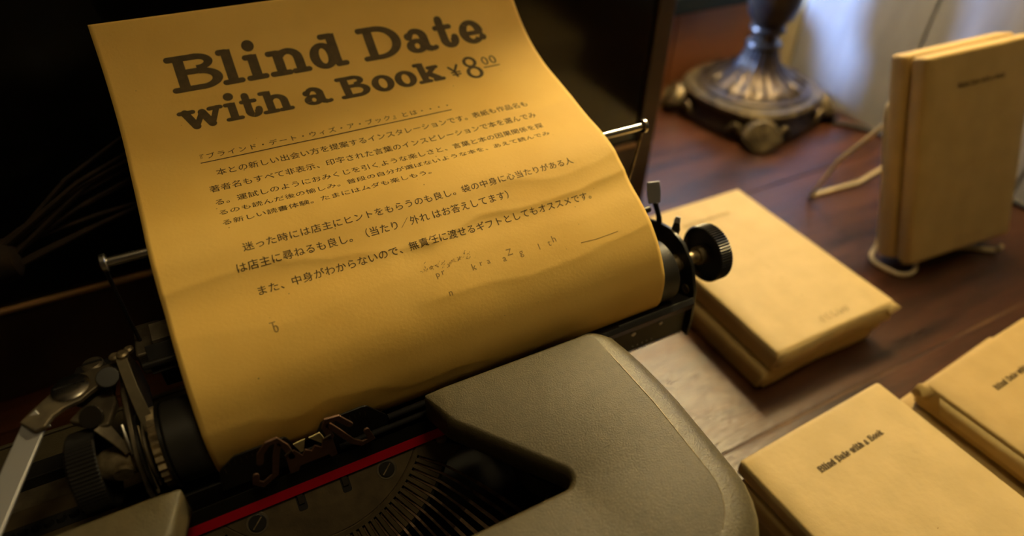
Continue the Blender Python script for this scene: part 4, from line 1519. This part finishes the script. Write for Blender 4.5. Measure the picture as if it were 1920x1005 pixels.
names = ['kraft-wrapped book at the very bottom of the front stack beside the cover', 'second kraft-wrapped book from the bottom of the front stack',
         'third kraft-wrapped book from the bottom of the front stack, just under the topmost']
z = 0.2
for i, (dx, dy, dt) in enumerate(((5.5, -6, 0.02), (4.5, -3.5, -0.012), (-1.4, -2.2, 0.006))):
    wrapped_book('wrapped_book', back_left(123.1 + dx, -83.4 + dy, z, th2 + dt), 106, 152, 10.9, (m_bag2, m_bag, m_bag2)[i], names[i], 10 + i, 'books of the front stack' if False else None, text=False, vert=False, ears=(0.4, 0.4))
    z += 11.7
wrapped_book('wrapped_book', back_left(123.1, -83.4, z, th2), W0, L0, 10.6, m_bag, 'kraft-wrapped book with dark Blind Date print, topmost of the front stack', 20, ears=(0.3, 0.3))
# right stack
th3 = 0.063
z = 0.2
wrapped_book('wrapped_book', back_left(246.0, -85.5, z, th3 + 0.02), 107, 153, 25.5, m_bag2, 'lower kraft-wrapped book of the pair at the right edge, sticking out to the left', 30, text=False, vert=False, ears=(1, 1), far_ear=1.0)
wrapped_book('wrapped_book', back_left(255.8, -91.3, 27.0, th3), W0, L0, 17.6, m_bag2, 'upper kraft-wrapped book of the pair at the right edge', 31, ears=(1, 1), far_ear=0.7)

# ------------------------------------------------------------------ standing pair on a wire stand
e1 = Vector((104, -11, 4.6)).normalized()
e3 = Vector((-0.9, 54.1, 148.4))
e3 = (e3 - e1 * e3.dot(e1)).normalized()
nout = e1.cross(e3).normalized()
if nout.y > 0:
    nout = -nout
BLc = Vector((387.0, 3.5, 13.2))
T1 = 13.0
o1 = BLc - nout * T1
wrapped_book('wrapped_book', frame_matrix(o1, e1, e3, nout), 104.6, 155.5, T1, m_bag2, 'kraft-wrapped book standing upright in front on the cream wire stand', 40, ears=(0, 0), ink=m_ink, stamp=True)
T2 = 14.2
o2 = BLc - nout * (T1 + T2 + 2.2) + e1 * (-1.5) + e3 * 1.0
wrapped_book('wrapped_book', frame_matrix(o2, e1, e3, nout), 103.5, 156.0, T2, m_bag2, 'kraft-wrapped book standing behind the front one on the cream wire stand', 41, text=False, vert=False, ears=(0, 0))


def smooth_path(pts, n=6):
    pts = [Vector(p) for p in pts]
    out = []
    for i in range(len(pts) - 1):
        p0 = pts[max(i - 1, 0)]
        p1, p2 = pts[i], pts[i + 1]
        p3 = pts[min(i + 2, len(pts) - 1)]
        for k in range(n):
            t = k / n
            out.append(0.5 * ((2 * p1) + (p2 - p0) * t + (2 * p0 - 5 * p1 + 4 * p2 - p3) * t * t + (-p0 + 3 * p1 - 3 * p2 + p3) * t**3))
    out.append(pts[-1])
    return out


ws = empty('wire_stand', (440, 40, 0), 0, 'cream-coated wire display stand holding two upright wrapped books', 'stand')
r = 1.8
back = o2 - nout * 1.0   # plane just behind the rear book


def bp(u, w, off=0.0):
    """point behind the rear book: u along width, w up"""
    return o2 + e1 * u + e3 * w - nout * (-2.6 - off) * -1


bk = lambda u, w: o2 + e1 * (u + 6.5) + e3 * w - nout * 3.0
# left upright with its foot curling under and in front of the books
L_up = [bk(-1, 120), bk(-2.5, 60), bk(-3, 12)]
front_l = [Vector((380.5, 30, 3.0)), Vector((383, 10, 1.8)), Vector((391, 4, 1.8)), Vector((401, 5, 1.8)), Vector((414, 12, 1.8)), Vector((436, 15, 1.8)), Vector((462, 7, 1.8)), Vector((480, -5.5, 1.8)), Vector((484, -9.5, 4.0)), Vector((483, -11.0, 9.0))]
MB().tube(smooth_path([bk(40, 118), bk(8, 118), L_up[0] + Vector((0, 0, -6)), L_up[1], L_up[2]] + front_l), r, 10).build('front_wire', m_wire, ws)
# rear strut: from behind the books down to the rear foot, along the table, and back up
MB().tube(smooth_path([bk(12, 112), Vector((399, 100, 52)), Vector((403.5, 115, 9)), Vector((405.5, 118.5, 2.6)), Vector((411, 119, 2.0)), Vector((440, 117.5, 2.0)), Vector((466, 115.5, 2.0)), Vector((474, 117, 2.0)), Vector((513, 124, 2.0)), Vector((519, 120, 3.5)), Vector((508, 100, 52)), bk(88, 112)], 1), r, 10).build('rear_wire', m_wire, ws)
MB().tube([bk(12, 112), bk(88, 112)], r, 10).build('cross_wire', m_wire, ws)
